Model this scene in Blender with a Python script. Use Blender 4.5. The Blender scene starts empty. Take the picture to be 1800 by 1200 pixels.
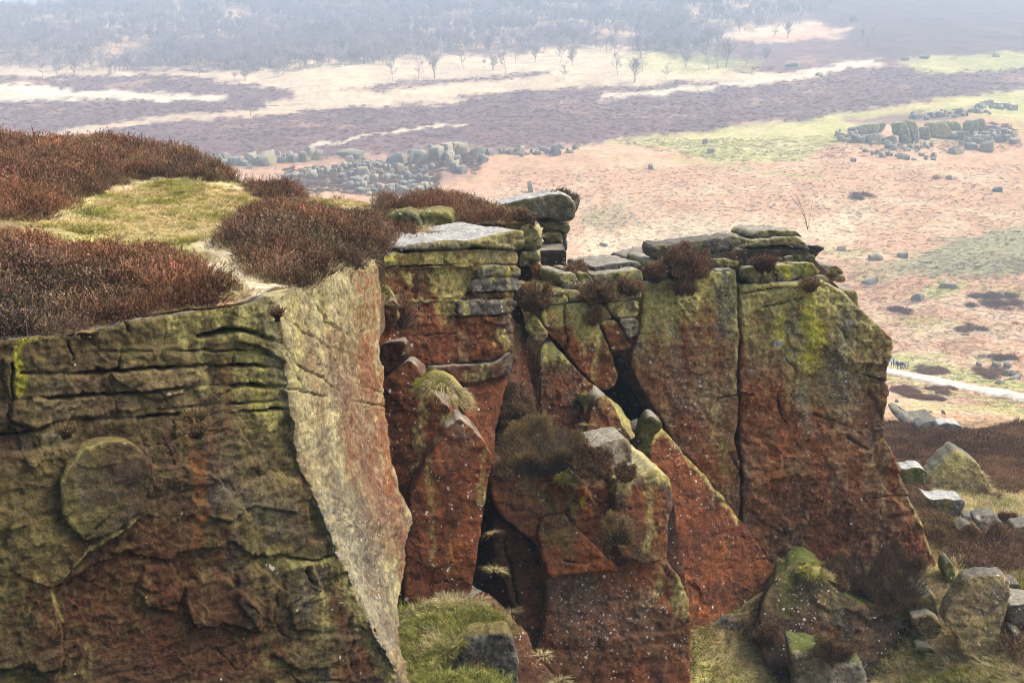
import bpy, bmesh, math, random, time
import numpy as np
from mathutils import Vector, Matrix
from mathutils.geometry import delaunay_2d_cdt
T0 = time.time()
random.seed(7); RNG = np.random.default_rng(11)

# ------------------------------------------------------------------ camera, sky, sun, exposure
F = 1900.0                       # focal length in photo pixels (1800 x 1200)
PITCH = math.radians(11.31)
CAM = np.array([0.0, 0.0, 60.0])
sc = bpy.context.scene
C = sc.collection
cam = bpy.data.cameras.new('camera'); camo = bpy.data.objects.new('camera', cam); C.objects.link(camo)
cam.sensor_fit = 'HORIZONTAL'; cam.sensor_width = 36; cam.lens = 36*F/1800
cam.clip_start = 0.1; cam.clip_end = 6000
camo.location = CAM; camo.rotation_euler = (math.pi/2 - PITCH, 0, 0)
sc.camera = camo

HAZE = 0.00058                # density of the hazy air, per metre
SUN_AZ = math.radians(74)        # from +Y (view direction) towards +X (right)
SUN_EL = math.radians(50)
w = bpy.data.worlds.new('World'); sc.world = w; w.use_nodes = True
nt = w.node_tree; nt.nodes.clear()
sky = nt.nodes.new('ShaderNodeTexSky'); sky.sky_type = 'NISHITA'; sky.sun_disc = False
sky.sun_elevation = SUN_EL; sky.sun_rotation = SUN_AZ
sky.air_density = 1.0; sky.dust_density = 7.0; sky.ozone_density = 1.0
bg = nt.nodes.new('ShaderNodeBackground'); bg.inputs[1].default_value = 0.15
wo = nt.nodes.new('ShaderNodeOutputWorld')
nt.links.new(sky.outputs[0], bg.inputs[0]); nt.links.new(bg.outputs[0], wo.inputs[0])
sun = bpy.data.lights.new('sun', 'SUN'); sun.energy = 1.5; sun.angle = math.radians(22); sun.color = (1, .95, .87)
suno = bpy.data.objects.new('sun', sun); C.objects.link(suno)
sd = Vector((math.sin(SUN_AZ)*math.cos(SUN_EL), math.cos(SUN_AZ)*math.cos(SUN_EL), math.sin(SUN_EL)))
suno.rotation_euler = (-sd).to_track_quat('-Z', 'Y').to_euler(); suno.location = (40, -10, 120)
vs = sc.view_settings
vs.view_transform = 'Standard'; vs.look = 'None'; vs.gamma = 1; vs.exposure = 1.22; vs.use_curve_mapping = False
sc.render.engine = 'CYCLES'
sc.cycles.use_denoising = True; sc.cycles.filter_width = 1.0
sc.cycles.max_bounces = 5; sc.cycles.diffuse_bounces = 3; sc.cycles.transparent_max_bounces = 4; sc.cycles.volume_bounces = 1

# ------------------------------------------------------------------ pixel rays
SP, CP = math.sin(PITCH), math.cos(PITCH)
def uv(px, py):
    px = np.asarray(px, float); py = np.asarray(py, float)
    cx = (px-900)/F; cy = (600-py)/F
    dy = cy*SP + CP; dz = cy*CP - SP
    return cx/dy, dz/dy
def P3(px, py, Y):
    u, v = uv(px, py); Y = np.asarray(Y, float)
    return np.stack([u*Y+CAM[0], Y+CAM[1]+0*u, v*Y+CAM[2]], -1)
def proj(P):
    d = np.asarray(P, float) - CAM
    up = d[..., 1]*SP + d[..., 2]*CP; fw = np.maximum(d[..., 1]*CP - d[..., 2]*SP, 1e-3)
    return 900 + F*d[..., 0]/fw, 600 - F*up/fw

# ------------------------------------------------------------------ noise
def _h(i, j, k, s):
    with np.errstate(over='ignore'):
        n = i.astype(np.uint32)*np.uint32(374761393) + j.astype(np.uint32)*np.uint32(668265263) + k.astype(np.uint32)*np.uint32(2147483647) + np.uint32(s*1274126177 & 0xffffffff)
        n = (n ^ (n >> np.uint32(13)))*np.uint32(1274126177); n ^= n >> np.uint32(16)
        n = n*np.uint32(2246822519); n ^= n >> np.uint32(13)
    return (n & np.uint32(0xffffff)).astype(np.float64)/float(0xffffff)
def vnoise(p, seed=0):
    p = np.asarray(p, float); f0 = np.floor(p); t = p-f0; t = t*t*t*(t*(t*6-15)+10)
    i, j, k = [f0[..., a].astype(np.int64) for a in range(3)]
    r = 0
    for a in (0, 1):
        wa = t[..., 0] if a else 1-t[..., 0]
        for b in (0, 1):
            wb = t[..., 1] if b else 1-t[..., 1]
            for c in (0, 1):
                wc = t[..., 2] if c else 1-t[..., 2]
                r = r + wa*wb*wc*_h(i+a, j+b, k+c, seed)
    return r*2-1
def fbm(p, oct=4, seed=0, gain=.5):
    p = np.asarray(p, float); a = 1.; s = 0; n = 0
    for o in range(oct):
        s = s + a*vnoise(p*(2.03**o)+o*17.3, seed+o); n += a; a *= gain
    return s/n
def sst(a, b, x):
    t = np.clip((x-a)/(b-a), 0, 1); return t*t*(3-2*t)
def segdist(x, y, pts, closed=False):
    pts = np.asarray(pts, float); d = np.full(x.shape, 1e9)
    n = len(pts)
    if n == 1: return np.hypot(x-pts[0, 0], y-pts[0, 1])
    for i in range(n if closed else n-1):
        ax, ay = pts[i]; bx, by = pts[(i+1) % n]
        dx, dy = bx-ax, by-ay; L = dx*dx+dy*dy+1e-9
        t = np.clip(((x-ax)*dx+(y-ay)*dy)/L, 0, 1)
        d = np.minimum(d, np.hypot(x-ax-t*dx, y-ay-t*dy))
    return d
def inpoly(x, y, pts):
    pts = np.asarray(pts, float); c = np.zeros(x.shape, bool); n = len(pts)
    for i in range(n):
        ax, ay = pts[i]; bx, by = pts[(i+1) % n]
        if ay == by: continue
        c ^= ((ay > y) != (by > y)) & (x < (bx-ax)*(y-ay)/(by-ay)+ax)
    return c
def sdf(x, y, pts):
    d = segdist(x, y, pts, True); return np.where(inpoly(x, y, pts), d, -d)

def tps_fit(X, V, reg=1e-6):
    X = np.asarray(X, float); V = np.asarray(V, float); n = len(X)
    mu = X.mean(0); s = X.std()+1e-9; Xn = (X-mu)/s
    D = np.linalg.norm(Xn[:, None]-Xn[None], axis=-1); K = np.where(D > 0, D*D*np.log(D+1e-12), 0)+reg*np.eye(n)
    Pm = np.c_[np.ones(n), Xn]; A = np.block([[K, Pm], [Pm.T, np.zeros((3, 3))]])
    sol = np.linalg.solve(A, np.r_[V, np.zeros(3)])
    def f(Q):
        Q = (np.asarray(Q, float)-mu)/s; out = sol[n]+Q@sol[n+1:]
        for i in range(n):
            d2 = ((Q-Xn[i])**2).sum(-1); out = out+sol[i]*0.5*d2*np.log(d2+1e-12)
        return out
    return f

# ------------------------------------------------------------------ object helpers
def tag(o, label=None, cat=None, group=None, kind=None):
    if label: o['label'] = label
    if cat: o['category'] = cat
    if group: o['group'] = group
    if kind: o['kind'] = kind
    return o
def thing(name, loc, label, cat, group=None):
    e = bpy.data.objects.new(name, None); C.objects.link(e); e.location = loc; e.empty_display_size = .3
    return tag(e, label, cat, group)
def link(name, me, parent=None, loc=(0, 0, 0)):
    o = bpy.data.objects.new(name, me); C.objects.link(o); o.location = loc
    if parent is not None:
        o.parent = parent
        o.location = Vector(loc) - world_loc(parent)
    return o
def world_loc(o):
    l = Vector(o.location)
    while o.parent: o = o.parent; l += Vector(o.location)
    return l
def mesh_np(name, V, Ftri, mat=None, smooth=True, cols=None, attrs=None, quads=None):
    me = bpy.data.meshes.new(name); V = np.asarray(V, np.float32)
    Ftri = np.asarray(Ftri if Ftri is not None else np.zeros((0, 3)), np.int32).reshape(-1, 3)
    Q = np.asarray(quads if quads is not None else np.zeros((0, 4)), np.int32).reshape(-1, 4)
    me.vertices.add(len(V)); me.vertices.foreach_set('co', V.ravel())
    nl = Ftri.size+Q.size; me.loops.add(nl)
    me.loops.foreach_set('vertex_index', np.r_[Ftri.ravel(), Q.ravel()])
    me.polygons.add(len(Ftri)+len(Q))
    st = np.r_[np.arange(len(Ftri))*3, len(Ftri)*3+np.arange(len(Q))*4].astype(np.int32)
    me.polygons.foreach_set('loop_start', st)
    me.update(calc_edges=True)
    me.polygons.foreach_set('use_smooth', np.full(len(me.polygons), smooth))
    if cols is not None:
        a = me.color_attributes.new('col', 'FLOAT_COLOR', 'POINT')
        c4 = np.ones((len(V), 4), np.float32); c4[:, :cols.shape[1]] = cols; a.data.foreach_set('color', c4.ravel())
    for k, v in (attrs or {}).items():
        a = me.attributes.new(k, 'FLOAT', 'POINT'); a.data.foreach_set('value', np.asarray(v, np.float32))
    if mat: me.materials.append(mat)
    me.update()
    return me

# ------------------------------------------------------------------ materials
def new_mat(name):
    m = bpy.data.materials.new(name); m.use_nodes = True; n = m.node_tree
    n.nodes.clear(); out = n.nodes.new('ShaderNodeOutputMaterial'); b = n.nodes.new('ShaderNodeBsdfPrincipled')
    n.links.new(b.outputs[0], out.inputs[0]); return m, n, b
def N(n, t, **kw):
    x = n.nodes.new(t)
    for k, v in kw.items():
        if k.startswith('i_'):
            key = k[2:]; x.inputs[int(key) if key.isdigit() else key].default_value = v
        else: setattr(x, k, v)
    return x
def rgb(r, g, b): return (r, g, b, 1)
def mixc(n, fac, a, b, blend='MIX'):
    x = n.nodes.new('ShaderNodeMix'); x.data_type = 'RGBA'; x.blend_type = blend
    for s, v in ((x.inputs[0], fac), (x.inputs[6], a), (x.inputs[7], b)):
        if hasattr(v, 'links') : n.links.new(v, s)
        else: s.default_value = v
    return x.outputs[2]
def math_(n, op, a, b=0.5, clamp=False):
    x = n.nodes.new('ShaderNodeMath'); x.operation = op; x.use_clamp = clamp
    for s, v in ((x.inputs[0], a), (x.inputs[1], b)):
        if hasattr(v, 'links'): n.links.new(v, s)
        else: s.default_value = v
    return x.outputs[0]
def ramp(n, fac, stops):
    r = n.nodes.new('ShaderNodeValToRGB'); n.links.new(fac, r.inputs[0]); e = r.color_ramp.elements
    while len(e) < len(stops): e.new(.5)
    for q, (p, c) in zip(e, stops): q.position = p; q.color = c
    return r.outputs[0]

def rock_material():
    m, n, b = new_mat('gritstone')
    geo = N(n, 'ShaderNodeNewGeometry'); pos = geo.outputs['Position']
    col = N(n, 'ShaderNodeAttribute', attribute_name='col'); spot = N(n, 'ShaderNodeAttribute', attribute_name='spot')
    nf = N(n, 'ShaderNodeTexNoise', i_Scale=13., i_Detail=6., i_Roughness=.8); n.links.new(pos, nf.inputs['Vector'])
    ng = N(n, 'ShaderNodeTexNoise', i_Scale=90., i_Detail=2.); n.links.new(pos, ng.inputs['Vector'])
    g1 = ramp(n, nf.outputs['Fac'], [(.32, rgb(.38, .37, .36)), (.5, rgb(1, 1, 1)), (.68, rgb(1.65, 1.6, 1.5))])
    g2 = ramp(n, ng.outputs['Fac'], [(.25, rgb(.7, .7, .7)), (.75, rgb(1.3, 1.3, 1.3))])
    nm = N(n, 'ShaderNodeTexNoise', i_Scale=5.5, i_Detail=6., i_Roughness=.75); n.links.new(pos, nm.inputs['Vector'])
    g3 = ramp(n, nm.outputs['Fac'], [(.3, rgb(.5, .48, .46)), (.5, rgb(1, 1, 1)), (.7, rgb(1.4, 1.38, 1.3))])
    c = mixc(n, 1., col.outputs['Color'], g1, 'MULTIPLY'); c = mixc(n, .8, c, g2, 'MULTIPLY'); c = mixc(n, .8, c, g3, 'MULTIPLY')
    # crust lichen dots
    nw = N(n, 'ShaderNodeTexNoise', i_Scale=16., i_Detail=3.); n.links.new(pos, nw.inputs['Vector'])
    vm = N(n, 'ShaderNodeVectorMath', operation='MULTIPLY_ADD'); n.links.new(nw.outputs['Color'], vm.inputs[0]); vm.inputs[1].default_value = (.11, .11, .11); n.links.new(pos, vm.inputs[2]); wpos = vm.outputs[0]
    vo = N(n, 'ShaderNodeTexVoronoi', i_Scale=7.5, i_Randomness=1.); n.links.new(wpos, vo.inputs['Vector'])
    sep = N(n, 'ShaderNodeSeparateColor'); n.links.new(vo.outputs['Color'], sep.inputs[0])
    big = math_(n, 'MULTIPLY', math_(n, 'POWER', sep.outputs[0], 4.), .20)
    rad = math_(n, 'ADD', big, .12)
    dot = math_(n, 'LESS_THAN', vo.outputs['Distance'], rad)
    on = math_(n, 'LESS_THAN', sep.outputs[1], spot.outputs['Fac'])
    vo2 = N(n, 'ShaderNodeTexVoronoi', i_Scale=15.0, i_Randomness=1.); n.links.new(wpos, vo2.inputs['Vector'])
    sep2 = N(n, 'ShaderNodeSeparateColor'); n.links.new(vo2.outputs['Color'], sep2.inputs[0])
    dot2 = math_(n, 'MULTIPLY', math_(n, 'LESS_THAN', vo2.outputs['Distance'], .26), math_(n, 'LESS_THAN', sep2.outputs[1], math_(n, 'MULTIPLY', spot.outputs['Fac'], .55)))
    f = math_(n, 'MAXIMUM', math_(n, 'MULTIPLY', dot, on), dot2)
    c = mixc(n, math_(n, 'MULTIPLY', f, .85), c, rgb(.66, .64, .57))
    n.links.new(c, b.inputs['Base Color']); b.inputs['Roughness'].default_value = .9
    b.inputs['Specular IOR Level'].default_value = .25
    nb = N(n, 'ShaderNodeTexNoise', i_Scale=7., i_Detail=9., i_Roughness=.78); n.links.new(pos, nb.inputs['Vector'])
    bp = N(n, 'ShaderNodeBump', i_Strength=1., i_Distance=.14); n.links.new(nb.outputs['Fac'], bp.inputs['Height'])
    n.links.new(bp.outputs[0], b.inputs['Normal'])
    return m
def col_material(name, scale=6., bump=.03, var=.35, rough=.95):
    m, n, b = new_mat(name)
    geo = N(n, 'ShaderNodeNewGeometry'); pos = geo.outputs['Position']
    col = N(n, 'ShaderNodeAttribute', attribute_name='col')
    nf = N(n, 'ShaderNodeTexNoise', i_Scale=scale, i_Detail=6., i_Roughness=.7); n.links.new(pos, nf.inputs['Vector'])
    g = ramp(n, nf.outputs['Fac'], [(.3, rgb(1-var, 1-var, 1-var)), (.7, rgb(1+var, 1+var, 1+var))])
    c = mixc(n, 1., col.outputs['Color'], g, 'MULTIPLY')
    nk = N(n, 'ShaderNodeTexNoise', i_Scale=scale*.22, i_Detail=5., i_Roughness=.75); n.links.new(pos, nk.inputs['Vector'])
    c = mixc(n, 1., c, ramp(n, nk.outputs['Fac'], [(.3, rgb(.6, .6, .6)), (.7, rgb(1.35, 1.35, 1.35))]), 'MULTIPLY'); n.links.new(c, b.inputs['Base Color'])
    b.inputs['Roughness'].default_value = rough; b.inputs['Specular IOR Level'].default_value = .15
    bp = N(n, 'ShaderNodeBump', i_Strength=.8, i_Distance=bump); n.links.new(nf.outputs['Fac'], bp.inputs['Height'])
    n.links.new(bp.outputs[0], b.inputs['Normal']); return m
def plant_material(name, hue=.04, vvar=.5, trans=.0):
    """vertex colour varied per instance / object"""
    m, n, b = new_mat(name)
    col = N(n, 'ShaderNodeAttribute', attribute_name='col'); oi = N(n, 'ShaderNodeObjectInfo')
    hs = N(n, 'ShaderNodeHueSaturation'); n.links.new(col.outputs['Color'], hs.inputs['Color'])
    mr = N(n, 'ShaderNodeMapRange', i_3=.5-hue, i_4=.5+hue); n.links.new(oi.outputs['Random'], mr.inputs[0]); n.links.new(mr.outputs[0], hs.inputs['Hue'])
    wn = N(n, 'ShaderNodeTexWhiteNoise', noise_dimensions='1D'); n.links.new(oi.outputs['Random'], wn.inputs['W'])
    mv = N(n, 'ShaderNodeMapRange', i_3=1-vvar, i_4=1+vvar); n.links.new(wn.outputs['Value'], mv.inputs[0]); n.links.new(mv.outputs[0], hs.inputs['Value'])
    n.links.new(hs.outputs[0], b.inputs['Base Color']); b.inputs['Roughness'].default_value = .85; b.inputs['Specular IOR Level'].default_value = .15
    return m
M_ROCK = rock_material()
M_SOIL = col_material('soil_and_turf', 9., .04, .45)
M_TERR = col_material('moorland', 1.6, .12, .30)
M_HEATHER = plant_material('heather_shoots', .012, .32)
M_GRASS = plant_material('grass_blades', .03, .35)
M_BRACKEN = plant_material('dead_bracken', .015, .3)
M_TREE = plant_material('bare_birch', .01, .2)
M_CLOTH = plant_material('walking_clothes', 0., .0)
M_PATH = col_material('gravel_track', 3., .05, .15)
# ------------------------------------------------------------------ rock builder
PAL = dict(tan=(.27, .195, .10), brown=(.095, .057, .028), rust=(.235, .076, .024), red=(.105, .034, .014), lichen=(.50, .45, .15),
           vivid=(.52, .50, .03), moss=(.09, .115, .016), grey=(.155, .146, .118), pale=(.33, .31, .25), dark=(.025, .019, .014),
           olive=(.20, .165, .055), pink=(.21, .10, .065), cream=(.46, .41, .215), white=(.46, .46, .44), slate=(.098, .096, .084), orange=(.30, .10, .02))
PAL = {k: np.array(v) for k, v in PAL.items()}
def inset(poly, a):
    p = np.asarray(poly, float); n = len(p)
    area = 0.5*np.sum(p[:, 0]*np.roll(p[:, 1], -1)-np.roll(p[:, 0], -1)*p[:, 1])
    e = np.roll(p, -1, 0)-p; L = np.linalg.norm(e, axis=1, keepdims=True)+1e-9; nn = np.c_[-e[:, 1], e[:, 0]]/L*np.sign(area)
    nv = nn+np.roll(nn, 1, 0); nv /= np.linalg.norm(nv, axis=1, keepdims=True)+1e-9
    return p+nv*a
def chaikin(p):
    """cut each corner a little so no outline is ruler straight"""
    p = np.asarray(p, float); q = []
    for i in range(len(p)):
        a, b, c = p[i-1], p[i], p[(i+1) % len(p)]
        la, lc = np.linalg.norm(a-b), np.linalg.norm(c-b); r = min(5., .22*la, .22*lc)
        q += [b+(a-b)/(la+1e-9)*r, b+(c-b)/(lc+1e-9)*r]
    return np.array(q)
def resample(p, step):
    out = []
    for i in range(len(p)):
        a, b = p[i], p[(i+1) % len(p)]; k = max(1, int(round(np.linalg.norm(b-a)/step)))
        out += [a+(b-a)*t/k for t in range(k)]
    return np.array(out)
def plane_invY(ctrl):
    c = np.asarray(ctrl, float); u, v = uv(c[:, 0], c[:, 1]); iy = 1/c[:, 2]
    if len(c) == 1: return lambda U, V: np.full(np.shape(U), iy[0])
    if len(c) == 2: A = np.c_[np.ones(2), u]; s = np.linalg.lstsq(A, iy, rcond=None)[0]; return lambda U, V: s[0]+s[1]*U
    if len(c) == 3: A = np.c_[np.ones(3), u, v]; s = np.linalg.solve(A, iy); return lambda U, V: s[0]+s[1]*U+s[2]*V
    f = tps_fit(np.c_[u, v], iy); return lambda U, V: f(np.stack([U, V], -1))

def strokes_color(col, px, py, strokes, seed):
    if not strokes: return col
    wx = px+11*fbm(np.stack([px/26, py/26, 0*px+seed], -1), 3, 3); wy = py+7*fbm(np.stack([px/26, py/26, 0*px+seed+9], -1), 3, 5)
    br = fbm(np.stack([px/7, py/16, 0*px+seed], -1), 3, 8)
    br2 = fbm(np.stack([px/3.2, py/7, 0*px+seed+4], -1), 2, 18)
    for key, pts, wd, st in strokes:
        d = segdist(wx, wy, pts)/wd
        m = st*sst(1.2, .3, d+.85*br)*np.clip(.75+.9*br2, .15, 1)
        col = col*(1-m[:, None])+PAL[key]*m[:, None]
    return col

def rock_color(P, px, py, nz, base, lichen, strokes, seed, topc, topy):
    k0, k1 = base[0], base[1]; mixw = base[2] if len(base) > 2 else .5
    n1 = fbm(P*.9+seed, 4, 21); n2 = fbm(P*np.array([2.6, 2.6, .55])+seed*3, 4, 22); n3 = fbm(P*4.+seed, 3, 23)
    m = np.clip(mixw+.7*n1+.9*n2, 0, 1)[:, None]
    col = PAL[k0]*(1-m)+PAL[k1]*m
    # rain streaks, grey and dark
    s = sst(.12, .55, fbm(P*np.array([5., 5., .35])+seed*1.7, 3, 31))[:, None]*.45
    col = col*(1-s)+PAL['slate' if k0 in ('grey', 'olive', 'tan') else 'brown']*s
    col = col*np.clip(1+.45*n3+.5*fbm(P*11+seed, 3, 24)+.25*fbm(P*np.array([1.5, 1.5, 12.]), 3, 25), .3, 1.9)[:, None]
    if lichen:
        amt, y0, y1 = lichen[:3]; key = lichen[3] if len(lichen) > 3 else 'lichen'
        st = fbm(P*np.array([3.2, 3.2, .45])+seed*5, 4, 41)
        g = np.clip((y1-py)/(y1-y0+1e-6), 0, 1.3)
        br = fbm(P*9+seed, 3, 43)
        l = (amt*sst(.18, .75, g*.8+.55*st+.35*br))[:, None]
        col = col*(1-l)+PAL[key]*l
    col = strokes_color(col, px, py, strokes, seed)
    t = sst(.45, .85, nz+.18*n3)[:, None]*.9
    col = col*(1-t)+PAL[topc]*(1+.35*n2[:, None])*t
    return np.clip(col, .008, .8)

def rock(name, poly, ctrl, thick=1.0, parent=None, back=None, step=4.0, rough=1.0, rnd=1.8, rnd_m=None, cracks=(), raised=(), base=('rust', 'brown'),
         lichen=None, strokes=(), spot=.12, spots=(), topc='pale', gap=.4, seed=None, off=0., jag=1.5, mat=None, smooth_top=True, terr=1.0, down=0.):
    """outline in photo pixels set on the plane through ctrl = (px, py, distance); extruded back to a solid block with relief"""
    seed = (abs(hash((round(poly[0][0]), round(poly[0][1]), len(poly)))) % 97) if seed is None else seed
    p = chaikin(inset(poly, gap)); b2 = resample(p, step)
    e = np.roll(b2, -1, 0)-np.roll(b2, 1, 0); L = np.linalg.norm(e, axis=1, keepdims=True)+1e-9; nn = np.c_[-e[:, 1], e[:, 0]]/L
    jn = fbm(np.c_[b2/14., np.full(len(b2), seed*1.1)], 4, 77)
    b2 = b2+nn*jn[:, None]*jag*2
    x0, y0 = b2.min(0); x1, y1 = b2.max(0)
    gx, gy = np.meshgrid(np.arange(x0, x1, step), np.arange(y0, y1, step*.87)); gx = gx+(np.arange(gx.shape[0]) % 2)[:, None]*step*.5
    gx = gx.ravel()+RNG.uniform(-.2, .2, gx.size)*step; gy = gy.ravel()+RNG.uniform(-.2, .2, gy.size)*step
    s = sdf(gx, gy, b2 if len(b2) < 120 else b2[::2]); k = s > step*.55; gx, gy = gx[k], gy[k]
    allp = np.r_[b2, np.c_[gx, gy]]; nb = len(b2)
    vo, _, fo, ov, _, _ = delaunay_2d_cdt([Vector(q) for q in allp], [(i, (i+1) % nb) for i in range(nb)], [], 1, 1e-5)
    Q = np.array([v[:] for v in vo]); tri = np.array([f for f in fo if len(f) == 3], np.int64)
    # boundary loop of the triangulation itself
    from collections import defaultdict
    ed = defaultdict(int); 
    E = np.r_[tri[:, [0, 1]], tri[:, [1, 2]], tri[:, [2, 0]]]; Es = np.sort(E, 1); key = Es[:, 0]*len(Q)+Es[:, 1]
    uq, inv, cnt = np.unique(key, return_inverse=True, return_counts=True); be = E[cnt[inv] == 1]
    px, py = Q[:, 0], Q[:, 1]
    U, V = uv(px, py); fY = plane_invY(ctrl); Y = 1/np.clip(fY(U, V), 1e-4, None)
    P = np.stack([U*Y+CAM[0], Y+CAM[1], V*Y+CAM[2]], -1)
    pc = np.array([px.mean(), py.mean()]); tq = np.array([[pc[0], pc[1]], [pc[0]+20, pc[1]], [pc[0], pc[1]+20]])
    tu, tv = uv(tq[:, 0], tq[:, 1]); tY = 1/fY(tu, tv); tp = np.stack([tu*tY, tY, tv*tY], -1)
    n = np.cross(tp[2]-tp[0], tp[1]-tp[0]); n /= np.linalg.norm(n)
    if n@(CAM-P.mean(0)) < 0: n = -n
    mpp = np.median(Y)/F                       # metres per pixel
    if back is None:
        h = np.array([-n[0], -n[1], 0]); bk = h/(np.linalg.norm(h)+1e-9)
    elif isinstance(back, str): bk = -n
    else: bk = np.array(back, float); bk /= np.linalg.norm(bk)
    dE = segdist(px, py, b2[::2] if nb > 160 else b2, True)
    R = rnd*(1+.5*fbm(np.c_[Q/40., np.full(len(Q), seed)], 2, 5)); t = np.clip(1-dE/np.maximum(R, 1e-3), 0, 1)
    disp = off-(rnd_m if rnd_m else rnd*mpp*.9)*(1-np.sqrt(np.clip(1-t*t, 0, 1)))
    # relief: broad swell, conchoidal steps, grit
    q = P+seed*3.1
    a = .06*rough
    disp = disp+a*fbm(q*.55, 3, 1)
    # broken plates: cells with their own tilt and height, edges warped, only some of them proud
    w3 = q+.22*np.stack([fbm(q*1.7, 3, 15), fbm(q*1.7+8, 3, 16), fbm(q*1.7+15, 3, 17)], -1)
    def plates(s, sd):
        g = w3*s; i0 = np.floor(g); best = np.full(len(g), 9.); h = np.zeros(len(g))
        for dx in (-1, 0, 1):
            for dy in (-1, 0, 1):
                for dz in (-1, 0, 1):
                    c = i0+np.array([dx, dy, dz]); ci, cj, ck = [c[:, z].astype(np.int64) for z in range(3)]
                    f = np.stack([_h(ci, cj, ck, sd), _h(ci, cj, ck, sd+1), _h(ci, cj, ck, sd+2)], 1); d = ((c+f-g)**2).sum(1); k = d < best
                    rel = (g-c-f)
                    hv = _h(ci, cj, ck, sd+3); hv = np.where(hv > .55, hv, .3)+.5*(rel[:, 0]*(_h(ci, cj, ck, sd+4)-.5)+rel[:, 2]*(_h(ci, cj, ck, sd+5)-.5))
                    best = np.where(k, d, best); h = np.where(k, hv, h)
        return h
    if step < 5:
        disp = disp+.085*rough*terr*(plates(np.array([.75, .75, .95]), 2)-.45)+.035*rough*(plates(np.array([2.2, 2.2, 2.8]), 12)-.45)
    disp = disp+.030*rough*fbm(q*4.5, 4, 3)-.05*rough*np.abs(fbm(q*np.array([2.6, 2.6, 3.6])+3, 4, 19, .6))-.03*rough*np.abs(fbm(q*7.5, 3, 20))+.016*rough*fbm(q*np.array([1.2, 1.2, 9.]), 3, 13)
    rg = np.abs(fbm(q*np.array([1.1, 1.1, 1.5])+4, 3, 4)); disp = disp-.04*rough*sst(.02, 0, rg)*sst(-.1, .3, fbm(q*.7, 2, 14))
    wx = px+3.0*fbm(np.c_[Q/18., np.full(len(Q), seed)], 3, 61); wy = py+3.0*fbm(np.c_[Q/18., np.full(len(Q), seed+5)], 3, 62)
    crk = np.zeros(len(Q))
    for pts, wd, dep in cracks:
        d = segdist(wx, wy, pts); dep = dep*1.45; wv = 1.1*wd*(.55+.6*np.abs(fbm(np.c_[Q/30., np.full(len(Q), seed+2)], 2, 63)))
        g = np.exp(-(d/np.maximum(wv, .8))**2)*np.clip(.62+1.5*fbm(np.c_[Q/55., np.full(len(Q), seed+wd*7)], 2, 64), .08, 1.15); disp = disp-dep*g; crk = np.maximum(crk, g)
    for pts, hgt, soft in raised:
        disp = disp+hgt*sst(-soft, soft, sdf(wx*1.0+.6*(wx-px), wy+.6*(wy-py), pts))
    P = P+n*disp[:, None]
    # colours of the front
    nzf = np.full(len(Q), n[2])
    col = rock_color(P, px, py, nzf*.55, base, lichen, strokes, seed, topc, y0)
    col *= (1-.8*sst(.3, .8, crk))[:, None]   # colour darkened along the carved cracks
    sp = np.full(len(Q), spot)
    for (sx, sy, sr, sv) in spots:
        sp = np.maximum(sp, sv*sst(1.2, .2, np.hypot(px-sx, py-sy)/sr+.35*fbm(np.c_[Q/12., np.full(len(Q), 3.)], 3, 66)))
    # walls
    nxt = {int(a_): int(b_) for a_, b_ in be}; start = int(be[0, 0]); loop = [start]
    while True:
        j = nxt.get(loop[-1])
        if j is None or j == start or len(loop) > len(be)+2: break
        loop.append(j)
    loop = np.array(loop); m = len(loop)
    rings = max(2, min(26, int(thick/(mpp*step*1.6))))
    ctr = P[loop].mean(0); Vs = [P]; Cs = [col]; Ss = [sp]; quads = []; prev = loop; basei = len(P)
    B = P[loop]; tang = np.roll(B, -1, 0)-np.roll(B, 1, 0); out = np.cross(tang, bk[None]); out /= np.linalg.norm(out, axis=1, keepdims=True)+1e-9
    sg = np.sign(np.sum(out*((B-ctr)-((B-ctr)@bk)[:, None]*bk))); out *= sg if sg else 1
    ks = np.ones(7)/7; outs = np.stack([np.convolve(np.r_[out[-3:, i], out[:, i], out[:3, i]], ks, 'valid') for i in range(3)], 1)
    for r in range(1, rings+1):
        f = (r/rings)**1.15; W = B+bk*thick*f
        dn = .05*rough*fbm(W*1.3+seed, 4, 81)+.03*rough*fbm(W*5, 3, 82)
        W = W+outs*(dn*min(1, r/2))[:, None]
        if down: W[:, 2] -= down*f
        wc = rock_color(W, px[loop], py[loop], outs[:, 2], base, lichen, strokes if r < 3 else (), seed, topc, y0)
        idx = np.arange(m)+basei; basei += m
        quads.append(np.c_[prev, idx, np.roll(idx, -1), np.roll(prev, -1)]); prev = idx
        Vs.append(W); Cs.append(wc); Ss.append(np.full(m, spot*.4))
    # back cap (coarse fan)
    Vs.append((Vs[-1].mean(0))[None]); Cs.append(Cs[-1][:1]); Ss.append(np.zeros(1)); ci = basei
    cap = np.c_[prev, np.full(m, ci), np.roll(prev, -1)]
    Vv = np.concatenate(Vs); o = np.array([Vv[:, 0].mean(), Vv[:, 1].mean(), Vv[:, 2].min()])
    tri_all = np.r_[tri, cap]
    # orientation: fronts must face the camera
    a_, b_, c_ = P[tri[:200, 0]], P[tri[:200, 1]], P[tri[:200, 2]]
    if np.median(np.sum(np.cross(b_-a_, c_-a_)*n, 1)) < 0: tri_all = tri_all[:, ::-1]; qd = np.concatenate(quads)[:, ::-1]
    else: qd = np.concatenate(quads)
    me = mesh_np(name, Vv-o, tri_all, mat or M_ROCK, True, np.concatenate(Cs), {'spot': np.concatenate(Ss)}, qd)
    ea = np.zeros(len(me.edges)*2, np.int32); me.edges.foreach_get('vertices', ea); ea = ea.reshape(-1, 2); isb = np.zeros(len(Vv), bool); isb[loop] = True
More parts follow.
